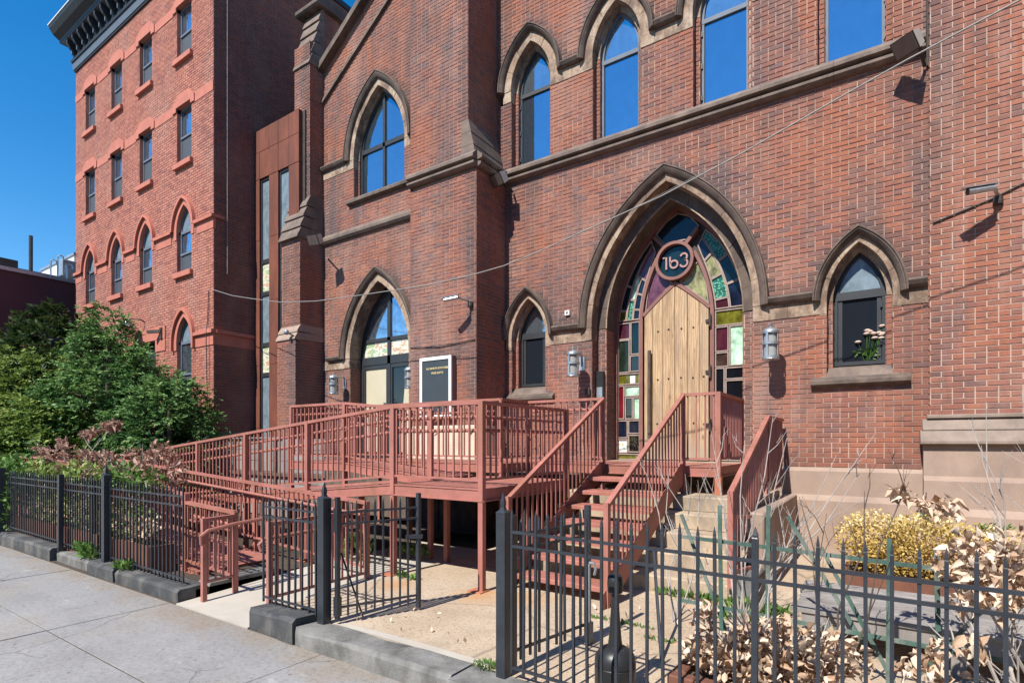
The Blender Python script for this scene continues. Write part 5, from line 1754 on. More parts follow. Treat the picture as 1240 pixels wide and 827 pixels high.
def fence_post(par, x, y, z0, z1, w=.075, spike=True, lean=0):
    mb = MB()
    a = w / 2
    def sq(e, z): return [(x - e + lean * (z - z0), y - e, z), (x + e + lean * (z - z0), y - e, z), (x + e + lean * (z - z0), y + e, z), (x - e + lean * (z - z0), y + e, z)]
    mb.sweep([sq(a, z0), sq(a, z1)])
    po = mb.build('post', BK, par)
    if spike:
        mb = MB()
        mb.sweep([sq(a * 1.05, z1), sq(a * 1.05, z1 + .006), sq(a * .5, z1 + .022), sq(a * .36, z1 + .04), sq(a * .42, z1 + .06), sq(a * .40, z1 + .075), sq(a * .05, z1 + .135)])
        mb.build('finial', BK, po)

lf = thing('iron_fence', 'black spiked iron fence along the planting at the left of the pavement', 'fence', (-9, 2.9, 0))
fence_run(lf, (-12.1, 2.92), (-9.62, 2.90), .20, 1.19, (1.075, .985, .25), step=.085)
fence_run(lf, (-9.48, 2.90), (-8.14, 2.90), .17, 1.19, (1.075, .985, .23), step=.085)
fence_run(lf, (-7.98, 2.90), (-6.12, 2.88), .16, 1.19, (1.07, .98, .215))
fence_post(lf, -12.17, 2.86, .15, 1.22, .08, False)
fence_post(lf, -9.55, 2.86, .12, 1.20, .06, False, .02)
fence_post(lf, -8.75, 2.98, .12, 1.20, .07, False)
fence_post(lf, -8.06, 2.88, .15, 1.23, .085)
lf2 = thing('iron_fence', 'short black iron fence panel between the ramp entrance and the open gate', 'fence', (-4.2, 2.92, 0))
fence_run(lf2, (-4.72, 2.92), (-3.97, 2.93), .19, 1.16, (1.06, .97, .235))
fence_post(lf2, -3.875, 2.94, .14, 1.175, .080)
gt = thing('iron_gate', 'black iron gate standing open beside the spiked gate post', 'gate', (-3.78, 2.99, .13), 'open yard gates')
GA, GB = (-3.78, 3.0), (-3.49, 3.66)
fence_run(gt, (-3.745, 3.08), (-3.53, 3.57), .19, 1.16, (), step=.077)
for z in (1.06, .965, .27):
    MB().bar((GA[0], GA[1], z), (GB[0], GB[1], z), 0.015, .018).build('rail', BK, gt)
for (x, y) in (GA, GB):
    MB().box(x - .017, x + .017, y - .017, y + .017, .16, 1.19).build('stile', BK, gt)
MB().box(GA[0] - .024, GA[0] + .024, GA[1] - .024, GA[1] + .024, .20, .36).build('hinge', BK, gt)
MB().box(GA[0] - .024, GA[0] + .024, GA[1] - .024, GA[1] + .024, .90, 1.10).build('hinge', BK, gt)
MB().bar((-3.55, 3.56, .80), (-3.46, 3.68, .80), .03, .035).build('latch', BK, gt)
MB().tube([(-3.80, 3.05, .72), (-3.70, 3.2, .16)], .009, 6).build('drop_rod', BK, gt)
gt2 = thing('iron_gate', 'black iron gate swung inward at the left end of the right fence', 'gate', (-2.02, 3.0, .13), 'open yard gates')
GA, GB = (-2.03, 3.02), (-1.87, 3.80)
fence_run(gt2, (-2.02, 3.10), (-1.89, 3.72), .20, 1.14, (), step=.088)
for z in (1.035, .94, .27):
    MB().bar((GA[0], GA[1], z), (GB[0], GB[1], z), 0.015, .018).build('rail', BK, gt2)
for (x, y) in (GA, GB):
    MB().box(x - .02, x + .02, y - .02, y + .02, .17, 1.17).build('stile', BK, gt2)
MB().tube([(-1.84, 3.76, .14), (-1.84, 3.76, .72), (-1.83, 3.76, .745), (-1.79, 3.75, .745), (-1.78, 3.75, .70), (-1.79, 3.75, .66)], .011, 6).build('drop_rod', M['silver'], gt2)
MB().box(-1.865, -1.815, 3.735, 3.785, .15, .30).build('rod_socket', BK, gt2)
rf = thing('iron_fence', 'black spiked iron fence at the front right before the dried plants', 'fence', (-.5, 2.87, 0))
fence_post(rf, -2.045, 2.93, .13, 1.19, .068)
fence_run(rf, (-1.975, 2.925), (1.30, 2.775), .17, 1.225, (1.075, .985, .21), railw=.036, thick=(16, 27))

# ================================================================== LANTERNS, FLOODS, CAMERAS, SIGN, INTERCOM
def lantern(x, y, zc, wall, label):
    t = thing('wall_lantern', label, 'lantern', (x, wall, zc), 'cage lanterns on the church wall')
    r = .098
    z0, z1 = zc - .20, zc + .18
    MB().lathe((x, y, z0), [(r * .86, .01), (r * .86, z1 - z0 - .01)], 20).build('lamp_glass', M['lampglass'], t)
    for z in (z0, zc - .01, z1 - .035):
        mb = MB()
        secs = []
        for i in range(25):
            a = 2 * pi * i / 24
            secs.append([(x + rr * cos(a), y + rr * sin(a), zz) for rr, zz in ((r, z), (r + .014, z), (r + .014, z + .036), (r, z + .036))])
        mb.sweep(secs)
        mb.build('cage_ring', M['silver'], t)
    for i in range(4):
        a = pi / 4 + i * pi / 2 + .5
        MB().bar((x + (r + .004) * cos(a), y + (r + .004) * sin(a), z0), (x + (r + .004) * cos(a), y + (r + .004) * sin(a), z1), .030, .008, (cos(a), sin(a), 0)).build('cage_strap', M['silver'], t)
    MB().lathe((x, y, z1), [(r + .018, -.012), (r + .012, .006), (r * .75, .03), (r * .3, .05), (.018, .055), (.026, .075), (.024, .095), (.008, .105)], 20).build('cap', M['silver'], t, smooth=True)
    MB().lathe((x, y, z0), [(r + .006, -.02), (r + .014, -.008), (r + .01, .004)], 20).build('base', M['silver'], t)
    mb = MB().tube([(x, y + r, z1 + .01), (x, wall - .06, z1 + .02), (x, wall - .03, z1 - .01), (x, wall - .03, z1 - .18)], .02, 8)
    mb.build('arm', M['silver'], t)
    MB().box(x - .05, x + .05, wall - .03, wall - .004, z1 - .26, z1 - .02).build('wall_plate', M['silver'], t)
lantern(-10.55, 8.26, 2.97, YG, 'cage lantern left of the glazed gable door')
lantern(-8.12, 8.26, 2.97, YG, 'cage lantern half hidden behind the pier with the letter board')
lantern(-4.36, 8.31, 2.97, YF, 'cage lantern between the small left window and the plank door')
lantern(-1.30, 8.31, 3.00, YF, 'cage lantern right of the plank door arch')

def flood(x, y, z, w, d, yaw, pitch, label, anchor):
    t = thing('flood_light', label, 'flood light', anchor, 'flood lights on the church')
    Mx = Matrix.Translation((x, y, z)) @ Matrix.Rotation(yaw, 4, 'Z') @ Matrix.Rotation(pitch, 4, 'X')
    def box(name, mat, x0, x1, y0, y1, z0, z1, tp=1.0):
        vs = [(x0 * tp, y1, z0 * tp), (x1 * tp, y1, z0 * tp), (x1 * tp, y1, z1 * tp), (x0 * tp, y1, z1 * tp), (x0, y0, z0), (x1, y0, z0), (x1, y0, z1), (x0, y0, z1)]
        mb = MB().add([tuple(Mx @ Vector(v)) for v in vs], [(0, 1, 2, 3), (7, 6, 5, 4), (0, 4, 5, 1), (1, 5, 6, 2), (2, 6, 7, 3), (3, 7, 4, 0)])
        mb.build(name, mat, t)
    box('housing', M['floodgrey'], -w, w, -d, d, -w * .8, w * .8, .82)
    box('rim', M['frame_dark'], -w * 1.02, w * 1.02, -d - .014, -d - .001, -w * .82, w * .82)
    box('lens', M['floodface'], -w * .93, w * .93, -d - .021, -d - .0145, -w * .73, w * .73)
    MB().tube([tuple(Mx @ Vector((w * .4, d * .8, -w * .7))), anchor], .02, 6).build('bracket', M['iron'], t)
flood(-5.83, 8.25, 6.47, .13, .09, radians(-12), radians(35), 'boxy flood light in the corner by the tall pier', (-5.8, 8.62, 6.35))
flood(.25, 8.32, 6.53, .135, .085, radians(-35), radians(38), 'tilted flood light near the tower under the top right window', (.42, 8.62, 6.35))
flood(-10.82, 7.98, 6.30, .14, .10, radians(15), radians(30), 'small pale flood light on the left buttress corner', (-11.2, 8.5, 6.2))

def bullet(x, y, z, dirv, label, wall, ln=.28, mat='silver'):
    t = thing('security_camera', label, 'camera', (x, wall, z), 'security cameras on the church')
    p = Vector((x, y, z)); d = Vector(dirv).normalized()
    MB().tube([p, p + d * ln], .036, 12).build('body', M[mat], t)
    MB().bar(p - d * .02 + Vector((0, 0, .04)), p + d * (ln + .07) + Vector((0, 0, .04)), .086, .010).build('sun_shield', M[mat], t)
    MB().tube([p + d * ln, p + d * (ln + .008)], .036, 12).build('lens', M['blackplas'], t)
    MB().tube([p, (x + .05, wall - .06, z - .02), (x + .06, wall - .015, z - .06)], .02, 8).build('bracket', M[mat], t)
    MB().lathe((x + .06, wall - .03, z - .12), [(.045, 0), (.05, .03), (.045, .09)], 12).build('mount', M['iron'], t)
bullet(-6.17, 7.45, 4.17, (-.9, -.45, -.18), 'white bullet camera on the pier above the letter board', YP, .24)
bullet(1.05, 8.33, 4.56, (-1, -.42, -.10), 'long grey bullet camera on the right tower wall', YT, .27)
dome = thing('security_camera', 'small round camera on the left buttress ledge', 'camera', (-11.35, 7.9, 4.2), 'security cameras on the church')
MB().lathe((-11.52, 7.70, 4.14), [(.02, 0), (.05, .02), (.062, .06), (.05, .10), (.015, .12)], 12).build('body', M['silver'], dome, smooth=True)
MB().tube([(-11.5, 7.72, 4.18), (-11.38, 7.86, 4.10), (-11.36, 7.88, 3.95)], .018, 6).build('bracket', M['iron'], dome)

sg = thing('letter_board', 'white framed black letter board with two yellow lines on the brick pier', 'sign', (-6.84, YP, 2.3))
sx0, sx1, sz0, sz1, sy = -7.23, -6.46, 2.10, 3.215, YP - .135
MB().box(sx0, sx1, sy + .02, YP - .004, sz0, sz1).build('case', plain('brown_sign_case', (.17, .125, .12), .6, .1), sg)
for (a, b, c_, d_) in ((sx0, sx1, sz1 - .06, sz1), (sx0, sx1, sz0, sz0 + .06), (sx0, sx0 + .06, sz0 + .06, sz1 - .06), (sx1 - .06, sx1, sz0 + .06, sz1 - .06)):
    MB().box(a, b, sy - .012, sy + .019, c_, d_).build('frame', M['white'], sg)
MB().box(sx0 + .06, sx1 - .06, sy + .004, sy + .019, sz0 + .06, sz1 - .06).build('letter_panel', M['signface'], sg)
def text(s_, x, y, z, size, mat, par, name='lettering', depth=.004):
    cu = bpy.data.curves.new(name, 'FONT')
    cu.body = s_
    cu.size = size
    cu.extrude = depth
    cu.align_x = 'CENTER'
    tmp = bpy.data.objects.new(name, cu)
    COL.objects.link(tmp)
    dg = bpy.context.evaluated_depsgraph_get()
    me = bpy.data.meshes.new_from_object(tmp.evaluated_get(dg))
    bpy.data.objects.remove(tmp)
    me.materials.clear()
    me.materials.append(mat)
    o = bpy.data.objects.new(name, me)
    COL.objects.link(o)
    o.parent = par
    o.location = Vector((x, y, z)) - wloc(par)
    o.rotation_euler = (radians(90), 0, 0)
    return o
text('163 NORTH 6TH STREET', -6.79, sy - .001, 2.985, .052, M['lettergold'], sg)
text('MUSE LOFTS', -6.80, sy - .001, 2.90, .052, M['lettergold'], sg)

ic = thing('intercom_panel', 'dark intercom panel on the brick jamb left of the stained glass', 'intercom', (-4.08, 8.8, 2.6))
MB().bbox(-4.165, -4.03, 8.79, 8.87, 2.33, 2.88, .01).build('panel', M['blackplas'], ic)
MB().box(-4.15, -4.045, 8.785, 8.789, 2.36, 2.60).build('keypad', M['silver'], ic)
MB().box(-4.285, -4.20, 8.60, 8.655, 2.46, 2.56).build('button_box', M['iron'], ic)
pb = thing('wall_plate', 'tiny white plate on the brick beside the small left window', 'plate', (-4.64, 8.65, 3.95))
MB().box(-4.69, -4.60, 8.62, 8.652, 3.89, 3.97).build('plate', M['white'], pb)
MB().box(-4.66, -4.63, 8.614, 8.6195, 3.91, 3.95).build('lens', M['blackplas'], pb)

# vase of dried flowers inside the right small window (seen against the glass)
fl = thing('flower_bunch', 'bunch of dried pink flowers standing in the small right window', 'flowers', (-.2, 8.9, 2.75))
rr = random.Random(3)
for i in range(11):
    a = (-.36 + .30 * rr.random() + .12, 8.895 - .012 * rr.random(), 2.76)
    hx = -.33 + .36 * rr.random()
    hz = 2.98 + .22 * rr.random()
    MB().tube([(-.20 + .1 * (rr.random() - .5), 8.897, 2.76), (hx * .6 - .08, 8.893, 2.88), (hx, 8.89, hz)], .004, 5).build('stem', L_WEED, fl)
    MB().lathe((hx, 8.888, hz), [(.008, -.015), (.04, -.002), (.043, .008), (.02, .02)], 8).build('bloom', M['flower'], fl)
C_ = np.array([[-.33 + .27 * rr.random(), 8.885, 2.77 + .14 * rr.random()] for i in range(40)])
leaves('foliage', fl, L_WEED, C_, np.tile([0, -.2, .6], (40, 1)), .05, 0, .6, seed=5)

# ================================================================== CABLES
def cable(label, pts, r, mat='cable', sag=0, n=24):
    out = []
    for (p, q) in zip(pts[:-1], pts[1:]):
        p, q = Vector(p), Vector(q)
        for i in range(n):
            f = i / n
            out.append(p.lerp(q, f) - Vector((0, 0, 4 * sag * f * (1 - f))))
    out.append(Vector(pts[-1]))
    o = MB().tube(out, r, 6).build('cable', M[mat], None, smooth='all')
    tag(o, label, 'cable')
cable('grey overhead cable slung across the church front to the left brick building',
      [(-13.52, 7.0, 5.35), (-12.5, 6.95, 5.03), (-11.5, 6.85, 4.79), (-10.36, 6.8, 4.54), (-9.2, 6.8, 4.40), (-8.0, 6.8, 4.33), (-6.24, 6.8, 4.245), (-5.4, 6.8, 4.255), (-4.74, 6.8, 4.292), (-4.1, 6.8, 4.39), (-3.49, 6.8, 4.513), (-2.33, 6.8, 4.736), (-1.355, 6.8, 5.0), (-.52, 6.8, 5.262), (.2, 6.8, 5.48), (1.014, 6.8, 5.695), (1.8, 6.8, 5.95)], .0085, 'cable_grey', 0, 3)
cable('thin pale wire stretched above the main cable over the door arch', [(-3.05, 6.82, 4.60), (-1.75, 6.82, 4.93)], .0028, 'cable_grey', .01, 8)
cable('dark cable run along the tower wall behind the bullet camera', [(.50, 8.585, 4.36), (1.05, 8.585, 4.52), (1.9, 8.585, 4.86)], .010, 'cable', 0)
cable('dark cable drooping across the brick pier above the letter board', [(-7.6, 7.74, 3.47), (-6.85, 7.74, 3.42), (-6.02, 7.74, 3.47)], .008, 'cable', 0)
cable('thin dark cable on the brick right of the corner tree', [(-13.68, 7.02, 5.35), (-13.72, 7.02, 4.6), (-13.68, 6.96, 4.3), (-13.72, 7.02, 2.4)], .012, 'cable', .0)

# ================================================================== TREES, SHRUBS, DRY PLANTS
def crown_points(c, h, z0, prof, n, per, seed, rx=1., ry=1., cl=.22, inner=.35):
    """clumps near the skin of a lumpy crown; prof(f) = radius at height fraction f"""
    g = np.random.default_rng(seed)
    f = g.uniform(0, 1, n * 3) ** .85
    rad = np.array([prof(x) for x in f])
    keep = g.uniform(0, rad.max(), n * 3) < rad + .12 * rad.max()
    f, rad = f[keep][:n], rad[keep][:n]
    m = len(f)
    an = g.uniform(0, 2 * pi, m)
    lump = 1 + .16 * np.sin(an * 3 + f * 7 + seed) + .12 * np.sin(an * 5 - f * 11 + seed * 2)
    depth = 1 - inner * g.uniform(0, 1, m) ** 2
    r = rad * lump * depth
    P = np.stack([c[0] + rx * r * np.cos(an), c[1] + ry * r * np.sin(an), z0 + f * h], 1)
    O = np.stack([np.cos(an), np.sin(an), .25 + .6 * f], 1)
    # each clump is a handful of drooping sprays, leaves set in a plane on both sides of the sprig
    ns = max(3, per // 14)
    pl_ = per // ns
    B = np.repeat(P, ns, 0) + g.normal(0, cl * .22, (m * ns, 3))
    D = np.repeat(O, ns, 0) + g.normal(0, .55, (m * ns, 3))
    D[:, 2] += g.uniform(-.5, .35, m * ns)
    D /= np.linalg.norm(D, axis=1)[:, None]
    LN = cl * g.uniform(.9, 1.9, m * ns)
    t = g.uniform(.1, 1, (m * ns, pl_))
    PP = B[:, None, :] + D[:, None, :] * (t * LN[:, None])[:, :, None]
    PP[:, :, 2] -= (t ** 2) * LN[:, None] * .30
    lat = np.cross(D, np.array([0, 0, 1.0]))
    lat /= np.linalg.norm(lat, axis=1)[:, None] + 1e-6
    side = np.where(g.uniform(0, 1, t.shape) < .5, -1.0, 1.0) * g.uniform(.35, 1, t.shape)
    OO = D[:, None, :] * .8 + lat[:, None, :] * side[:, :, None] * .9
    OO[:, :, 2] -= .25 * t
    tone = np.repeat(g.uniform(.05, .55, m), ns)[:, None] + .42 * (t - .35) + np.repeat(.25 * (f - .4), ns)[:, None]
    return PP.reshape(-1, 3), OO.reshape(-1, 3), tone.reshape(-1)
def tree(name, label, cat, c, h, z0, prof, n, per, mat, size, seed, group, rx=1., ry=1., cl=.22, spread=.7, droop=.45, aspect=.5, stems=7, inner=.35):
    t = thing(name, label, cat, (c[0], c[1], .1), group)
    PP, OO, tone = crown_points(c, h - z0, z0, prof, n, per, seed, rx, ry, cl, inner)
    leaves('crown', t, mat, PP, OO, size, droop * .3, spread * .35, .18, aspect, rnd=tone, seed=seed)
    rr = random.Random(seed)
    MB().tube([(c[0], c[1], .05), (c[0] + .06, c[1], h * .3), (c[0] - .04, c[1] + .03, h * .6), (c[0], c[1], h * .88)], [.11, .085, .05, .015], 8).build('trunk', M['bark'], t)
    for i in range(stems):
        a = 2 * pi * i / stems + rr.random()
        zb = h * (.12 + .5 * rr.random())
        ln = prof((zb - z0 + .4) / (h - z0)) * .8 if zb + .4 > z0 else .8
        MB().tube([(c[0], c[1], zb), (c[0] + rx * cos(a) * ln * .5, c[1] + ry * sin(a) * ln * .5, zb + .25), (c[0] + rx * cos(a) * ln, c[1] + ry * sin(a) * ln, zb + .4)], [.04, .028, .01], 6).build('limb', M['bark'], t)
    return t
cone = lambda R, p=.8: (lambda f: R * max(.03, (1 - max(0, min(1, f))) ** p) * (.72 + .28 * min(1, f * 5)))
dome = lambda R: (lambda f: R * sqrt(max(.02, 1 - (2 * max(0, min(1, f)) - .75) ** 2 / 1.6)))
GRP = 'trees before the left brick building'
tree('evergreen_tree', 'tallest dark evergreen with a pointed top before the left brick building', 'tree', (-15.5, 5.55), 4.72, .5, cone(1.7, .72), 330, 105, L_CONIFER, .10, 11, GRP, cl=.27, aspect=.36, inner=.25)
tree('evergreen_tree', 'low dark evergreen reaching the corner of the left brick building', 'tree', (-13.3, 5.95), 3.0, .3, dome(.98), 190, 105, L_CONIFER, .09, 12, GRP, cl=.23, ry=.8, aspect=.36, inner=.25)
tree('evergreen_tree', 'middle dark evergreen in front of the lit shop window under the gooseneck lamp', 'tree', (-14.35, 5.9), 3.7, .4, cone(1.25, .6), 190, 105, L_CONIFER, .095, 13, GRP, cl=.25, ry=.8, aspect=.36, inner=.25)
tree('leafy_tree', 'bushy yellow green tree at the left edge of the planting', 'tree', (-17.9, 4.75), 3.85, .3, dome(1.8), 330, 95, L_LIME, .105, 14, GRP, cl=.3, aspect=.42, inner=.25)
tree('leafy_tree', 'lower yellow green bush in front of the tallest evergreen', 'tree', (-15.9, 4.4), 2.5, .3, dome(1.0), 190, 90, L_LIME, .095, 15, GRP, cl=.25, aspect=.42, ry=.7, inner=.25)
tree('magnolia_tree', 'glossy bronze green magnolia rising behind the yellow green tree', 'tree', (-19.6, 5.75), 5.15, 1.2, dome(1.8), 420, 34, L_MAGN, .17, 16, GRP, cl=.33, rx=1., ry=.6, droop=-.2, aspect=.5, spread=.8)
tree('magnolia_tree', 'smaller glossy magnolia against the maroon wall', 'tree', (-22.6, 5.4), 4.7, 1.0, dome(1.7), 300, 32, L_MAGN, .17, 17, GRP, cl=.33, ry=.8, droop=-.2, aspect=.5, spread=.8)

def cluster(boxes, n, seed):
    g = np.random.default_rng(seed)
    out = []
    for (cx_, cy_, cz_, rx, ry, rz, w) in boxes:
        k = int(n * w)
        p = g.normal(0, 1, (k, 3))
        p /= np.linalg.norm(p, axis=1)[:, None]
        p *= (g.uniform(.15, 1, k) ** .5)[:, None]
        out.append(np.array([cx_, cy_, cz_]) + p * np.array([rx, ry, rz]))
    return np.concatenate(out)
def dir_from(P, c):
    d = P - np.array(c)
    return d / (np.linalg.norm(d, axis=1)[:, None] + 1e-6)

def twigs(par, base, tips, r0, mat, seed, name='stem', sub=3, sublen=.3):
    rr = random.Random(seed)
    for tip in tips:
        b, t_ = Vector(base) + Vector((rr.uniform(-.05, .05), rr.uniform(-.05, .05), 0)), Vector(tip)
        mid1 = b.lerp(t_, .35) + Vector((rr.uniform(-.07, .07), rr.uniform(-.07, .07), rr.uniform(-.02, .08)))
        mid2 = b.lerp(t_, .7) + Vector((rr.uniform(-.06, .06), rr.uniform(-.06, .06), rr.uniform(-.02, .06)))
        pts = [b, mid1, mid2, t_]
        st = MB().tube(pts, [r0, r0 * .8, r0 * .55, r0 * .22], 6).build(name, mat, par)
        for k in range(sub):
            i = rr.choice((1, 1, 2))
            f = rr.random()
            p = pts[i].lerp(pts[i + 1], f)
            d = (t_ - b).normalized()
            sd_ = Vector((rr.uniform(-1, 1), rr.uniform(-1, 1), rr.uniform(.1, 1)))
            d2 = (d * .7 + sd_ * .7).normalized()
            ln = sublen * rr.uniform(.5, 1.2)
            m_ = p + d2 * ln * .5 + Vector((rr.uniform(-.02, .02), 0, rr.uniform(-.02, .02)))
            e_ = p + d2 * ln + Vector((0, 0, .04 * rr.random()))
            mb = MB().tube([p, m_, e_], [r0 * .45, r0 * .35, r0 * .15], 5)
            for q in range(2):
                p3 = p.lerp(e_, rr.uniform(.35, .8))
                d3 = (d2 + Vector((rr.uniform(-1, 1), rr.uniform(-1, 1), rr.uniform(-.3, 1))) * .8).normalized()
                mb.tube([p3, p3 + d3 * ln * rr.uniform(.25, .5)], [r0 * .25, r0 * .1], 4)
            mb.build('twig', mat, st)

# planters and hydrangeas behind the left fence
for k, (xa, xb, lab) in enumerate(((-8.45, -7.08, 'rusted steel planter box nearest the ramp entrance'), (-10.05, -8.55, 'middle rusted steel planter box behind the iron fence'), (-11.8, -10.15, 'far rusted steel planter box behind the iron fence'))):
    t = thing('planter_box', lab, 'planter', ((xa + xb) / 2, 3.1, .1), 'planter boxes behind the left fence')
    mb = MB()
    for (a, b, c_, d_) in ((xa, xb, 2.97, 2.995), (xa, xb, 3.215, 3.24), (xa, xa + .025, 2.996, 3.214), (xb - .025, xb, 2.996, 3.214)):
        mb = MB().box(a, b, c_, d_, .1, .43)
        mb.build('side', M['planter'], t)
    MB().box(xa + .026, xb - .026, 2.997, 3.213, .1, .39).build('soil', M['soil'], t)
    n = int((xb - xa) / .26)
    for i in range(n):
        xx = xa + (xb - xa) * i / n
        MB().box(xx + .004, xx + (xb - xa) / n - .004, 2.955, 2.968, .12, .43).build('slat', M['planter'], t)
for k, (xc, lab, w) in enumerate(((-7.9, 'dried pinkish hydrangea with fresh green shoots above the nearest planter', .75), (-9.25, 'widest dried hydrangea arching over the iron fence', .85), (-10.75, 'dried hydrangea at the far end of the planters', .8))):
    t = thing('hydrangea_shrub', lab, 'shrub', (xc, 3.1, .4), 'hydrangeas behind the left fence')
    tips = [(xc + random.uniform(-w, w), 3.1 + random.uniform(-.1, .35), random.uniform(1.05, 1.55)) for i in range(11)]
    twigs(t, (xc, 3.1, .38), tips, .010, M['twig'], 40 + k, sub=2, sublen=.22)
    P1 = cluster([(x, y, z, .17, .13, .10, 1 / 11) for x, y, z in tips] + [(xc, 3.15, 1.18, w, .16, .13, .5)], 270, 50 + k)
    leaves('dry_leaves', t, L_DRYPINK if k != 1 else L_DRYPINK, P1, dir_from(P1, (xc, 3.1, .8)), .072, .5, .9, .3, .55, seed=60 + k, curl=.35)
    P2 = cluster([(xc, 3.08, .65, w * .95, .12, .28, .55), (xc + .2, 3.1, 1.14, w * .85, .18, .16, .5), (xc - .3, 3.1, 1.2, w * .6, .18, .18, .4)], 620 if k != 2 else 900, 70 + k)
    leaves('green_leaves', t, L_LIME if k else L_WEED, P2, dir_from(P2, (xc, 3.1, .4)), .075, .1, .9, .2, .6, seed=80 + k)
    P3 = cluster([(xc + .1, 3.08, .62, w * .9, .1, .22, 1)], 160, 90 + k)
    leaves('pale_leaves', t, L_DRY, P3, dir_from(P3, (xc, 3.1, .4)), .09, .4, .9, .3, .6, seed=95 + k, curl=.3)
# straggling dry branch over the ramp and the hedge at the edge
t = thing('dry_branch', 'long dry branch with curled brown leaves rising over the ramp turn', 'branch', (-11.2, 3.4, .4))
bt = [(-10.9, 4.0, 1.95), (-11.5, 3.9, 1.80), (-10.6, 3.7, 1.72), (-12.2, 3.7, 1.66)]
twigs(t, (-10.6, 3.12, .4), bt, .009, M['twig'], 31, sub=3, sublen=.3)
P1 = cluster([(-10.95, 3.98, 1.90, .30, .12, .09, .5), (-11.6, 3.9, 1.78, .22, .12, .08, .3), (-12.2, 3.7, 1.62, .2, .1, .1, .2)], 300, 32)
leaves('dry_leaves', t, L_DRYPINK, P1, dir_from(P1, (-11.2, 3.9, 1.4)), .075, .5, .9, .3, .55, seed=33, curl=.4)
t = thing('hedge_shrub', 'bright yellow green shrub spilling over the fence at the far left', 'shrub', (-12.5, 3.1, .2))
P1 = cluster([(-12.4, 3.12, 1.05, .6, .22, .35, .6), (-12.2, 2.95, .6, .25, .1, .45, .25), (-13.3, 3.2, 1.0, .6, .3, .4, .4)], 900, 35)
leaves('foliage', t, L_WEED, P1, dir_from(P1, (-12.5, 3.1, .6)), .10, .1, .8, .2, .6, seed=36)
twigs(t, (-12.4, 3.1, .12), [(-12.7, 3.1, 1.1), (-12.1, 3.1, 1.2), (-12.3, 3.0, .9)], .012, M['bark'], 37, sub=1)

# golden bush in its planter, right
t = thing('planter_box', 'maroon wooden planter under the golden bush', 'planter', (.25, 6.7, .13))
for (a, b, c_, d_) in ((-.34, .84, 6.42, 6.45), (-.34, .84, 6.96, 6.99), (-.34, -.31, 6.451, 6.959), (.81, .84, 6.451, 6.959)):
    MB().box(a, b, c_, d_, .131, .36).build('side', M['planter'], t)
MB().box(-.309, .809, 6.452, 6.958, .131, .33).build('soil', M['soil'], t)
t = thing('golden_bush', 'rounded golden yellow bush against the brownstone plinth', 'bush', (.25, 6.7, .33))
P1 = cluster([(-.08, 6.68, .66, .36, .30, .30, .3), (.35, 6.66, .70, .36, .30, .27, .3), (.8, 6.7, .62, .36, .28, .26, .25), (.15, 6.62, .50, .5, .28, .2, .25)], 8200, 21)
g_ = np.random.default_rng(5)
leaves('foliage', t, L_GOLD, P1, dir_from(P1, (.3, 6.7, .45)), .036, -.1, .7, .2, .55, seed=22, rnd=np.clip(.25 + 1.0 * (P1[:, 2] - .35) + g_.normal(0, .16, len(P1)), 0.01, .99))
P2 = cluster([(.35, 6.7, .92, .08, .08, .04, .3), (.85, 6.75, .84, .14, .1, .05, .5)], 160, 23)
leaves('green_tips', t, L_WEED, P2, dir_from(P2, (.4, 6.7, .6)), .045, -.4, .6, .2, .4, seed=24)
twigs(t, (.2, 6.7, .33), [(-.1, 6.65, .8), (.4, 6.7, .85), (.8, 6.7, .75), (.1, 6.6, .7)], .01, M['bark'], 25, sub=1)

# big-leaved dry hydrangeas near the camera
t = thing('hydrangea_shrub', 'dried hydrangea with large cream leaves at the right edge', 'shrub', (.62, 3.75, .13), 'dried hydrangeas at the right')
tips = [(.35, 3.62, 1.05), (.62, 3.8, 1.24), (.85, 3.7, 1.2), (.48, 4.0, 1.17), (.95, 3.95, 1.1), (.3, 3.75, .9), (.75, 3.5, .95), (.18, 3.55, .72), (.42, 3.45, .6)]
twigs(t, (.62, 3.75, .13), tips, .012, M['twig'], 101, sub=2, sublen=.25)
P1 = cluster([(.62, 3.75, 1.02, .42, .3, .19, .45), (.85, 3.72, .95, .35, .3, .24, .3), (.42, 3.62, .93, .16, .18, .17, .12), (.25, 3.95, 1.27, .10, .08, .06, .04), (.10, 3.95, 1.33, .08, .06, .04, .03)], 1150, 102)
leaves('dry_leaves', t, L_DRY, P1, dir_from(P1, (.62, 3.75, .75)), .060, .6, .8, .36, .52, seed=103, curl=.55)
P2 = cluster([(x, 3.5 + dy, z, .07, .06, .07, 1 / 6) for x, dy, z in ((.22, 0, .60), (.12, .05, .50), (.30, .1, .42), (.05, .0, .33), (.36, -.05, .68), (.28, 0, .28))], 130, 104)
leaves('hanging_leaves', t, L_DRY, P2, np.tile([0, -.2, -.6], (len(P2), 1)), .066, .6, .6, .34, .55, seed=105, curl=.45)
t = thing('planter_box', 'brown brick edged planter at the foot of the right fence', 'planter', (-.6, 3.35, .13))
for i in range(6):
    MB().bbox(-1.04 + i * .155, -1.04 + i * .155 + .148, 3.14, 3.22, .131, .31, .008).build('brick', M['planter'], t)
for i in range(2):
    MB().bbox(-1.04 + i * .85, -1.04 + i * .85 + .08, 3.225, 3.6, .131, .31, .008).build('brick', M['planter'], t)
MB().box(-.955, -.195, 3.223, 3.6, .131, .27).build('soil', M['soil'], t)
t = thing('hydrangea_shrub', 'low dried hydrangea in the brown planter behind the right fence', 'shrub', (-.6, 3.36, .27), 'dried hydrangeas at the right')
tips = [(-.95, 3.35, .62), (-.75, 3.4, .66), (-.5, 3.35, .70), (-.3, 3.4, .66), (-.6, 3.3, .55), (-.15, 3.4, .55), (-.85, 3.3, .5)]
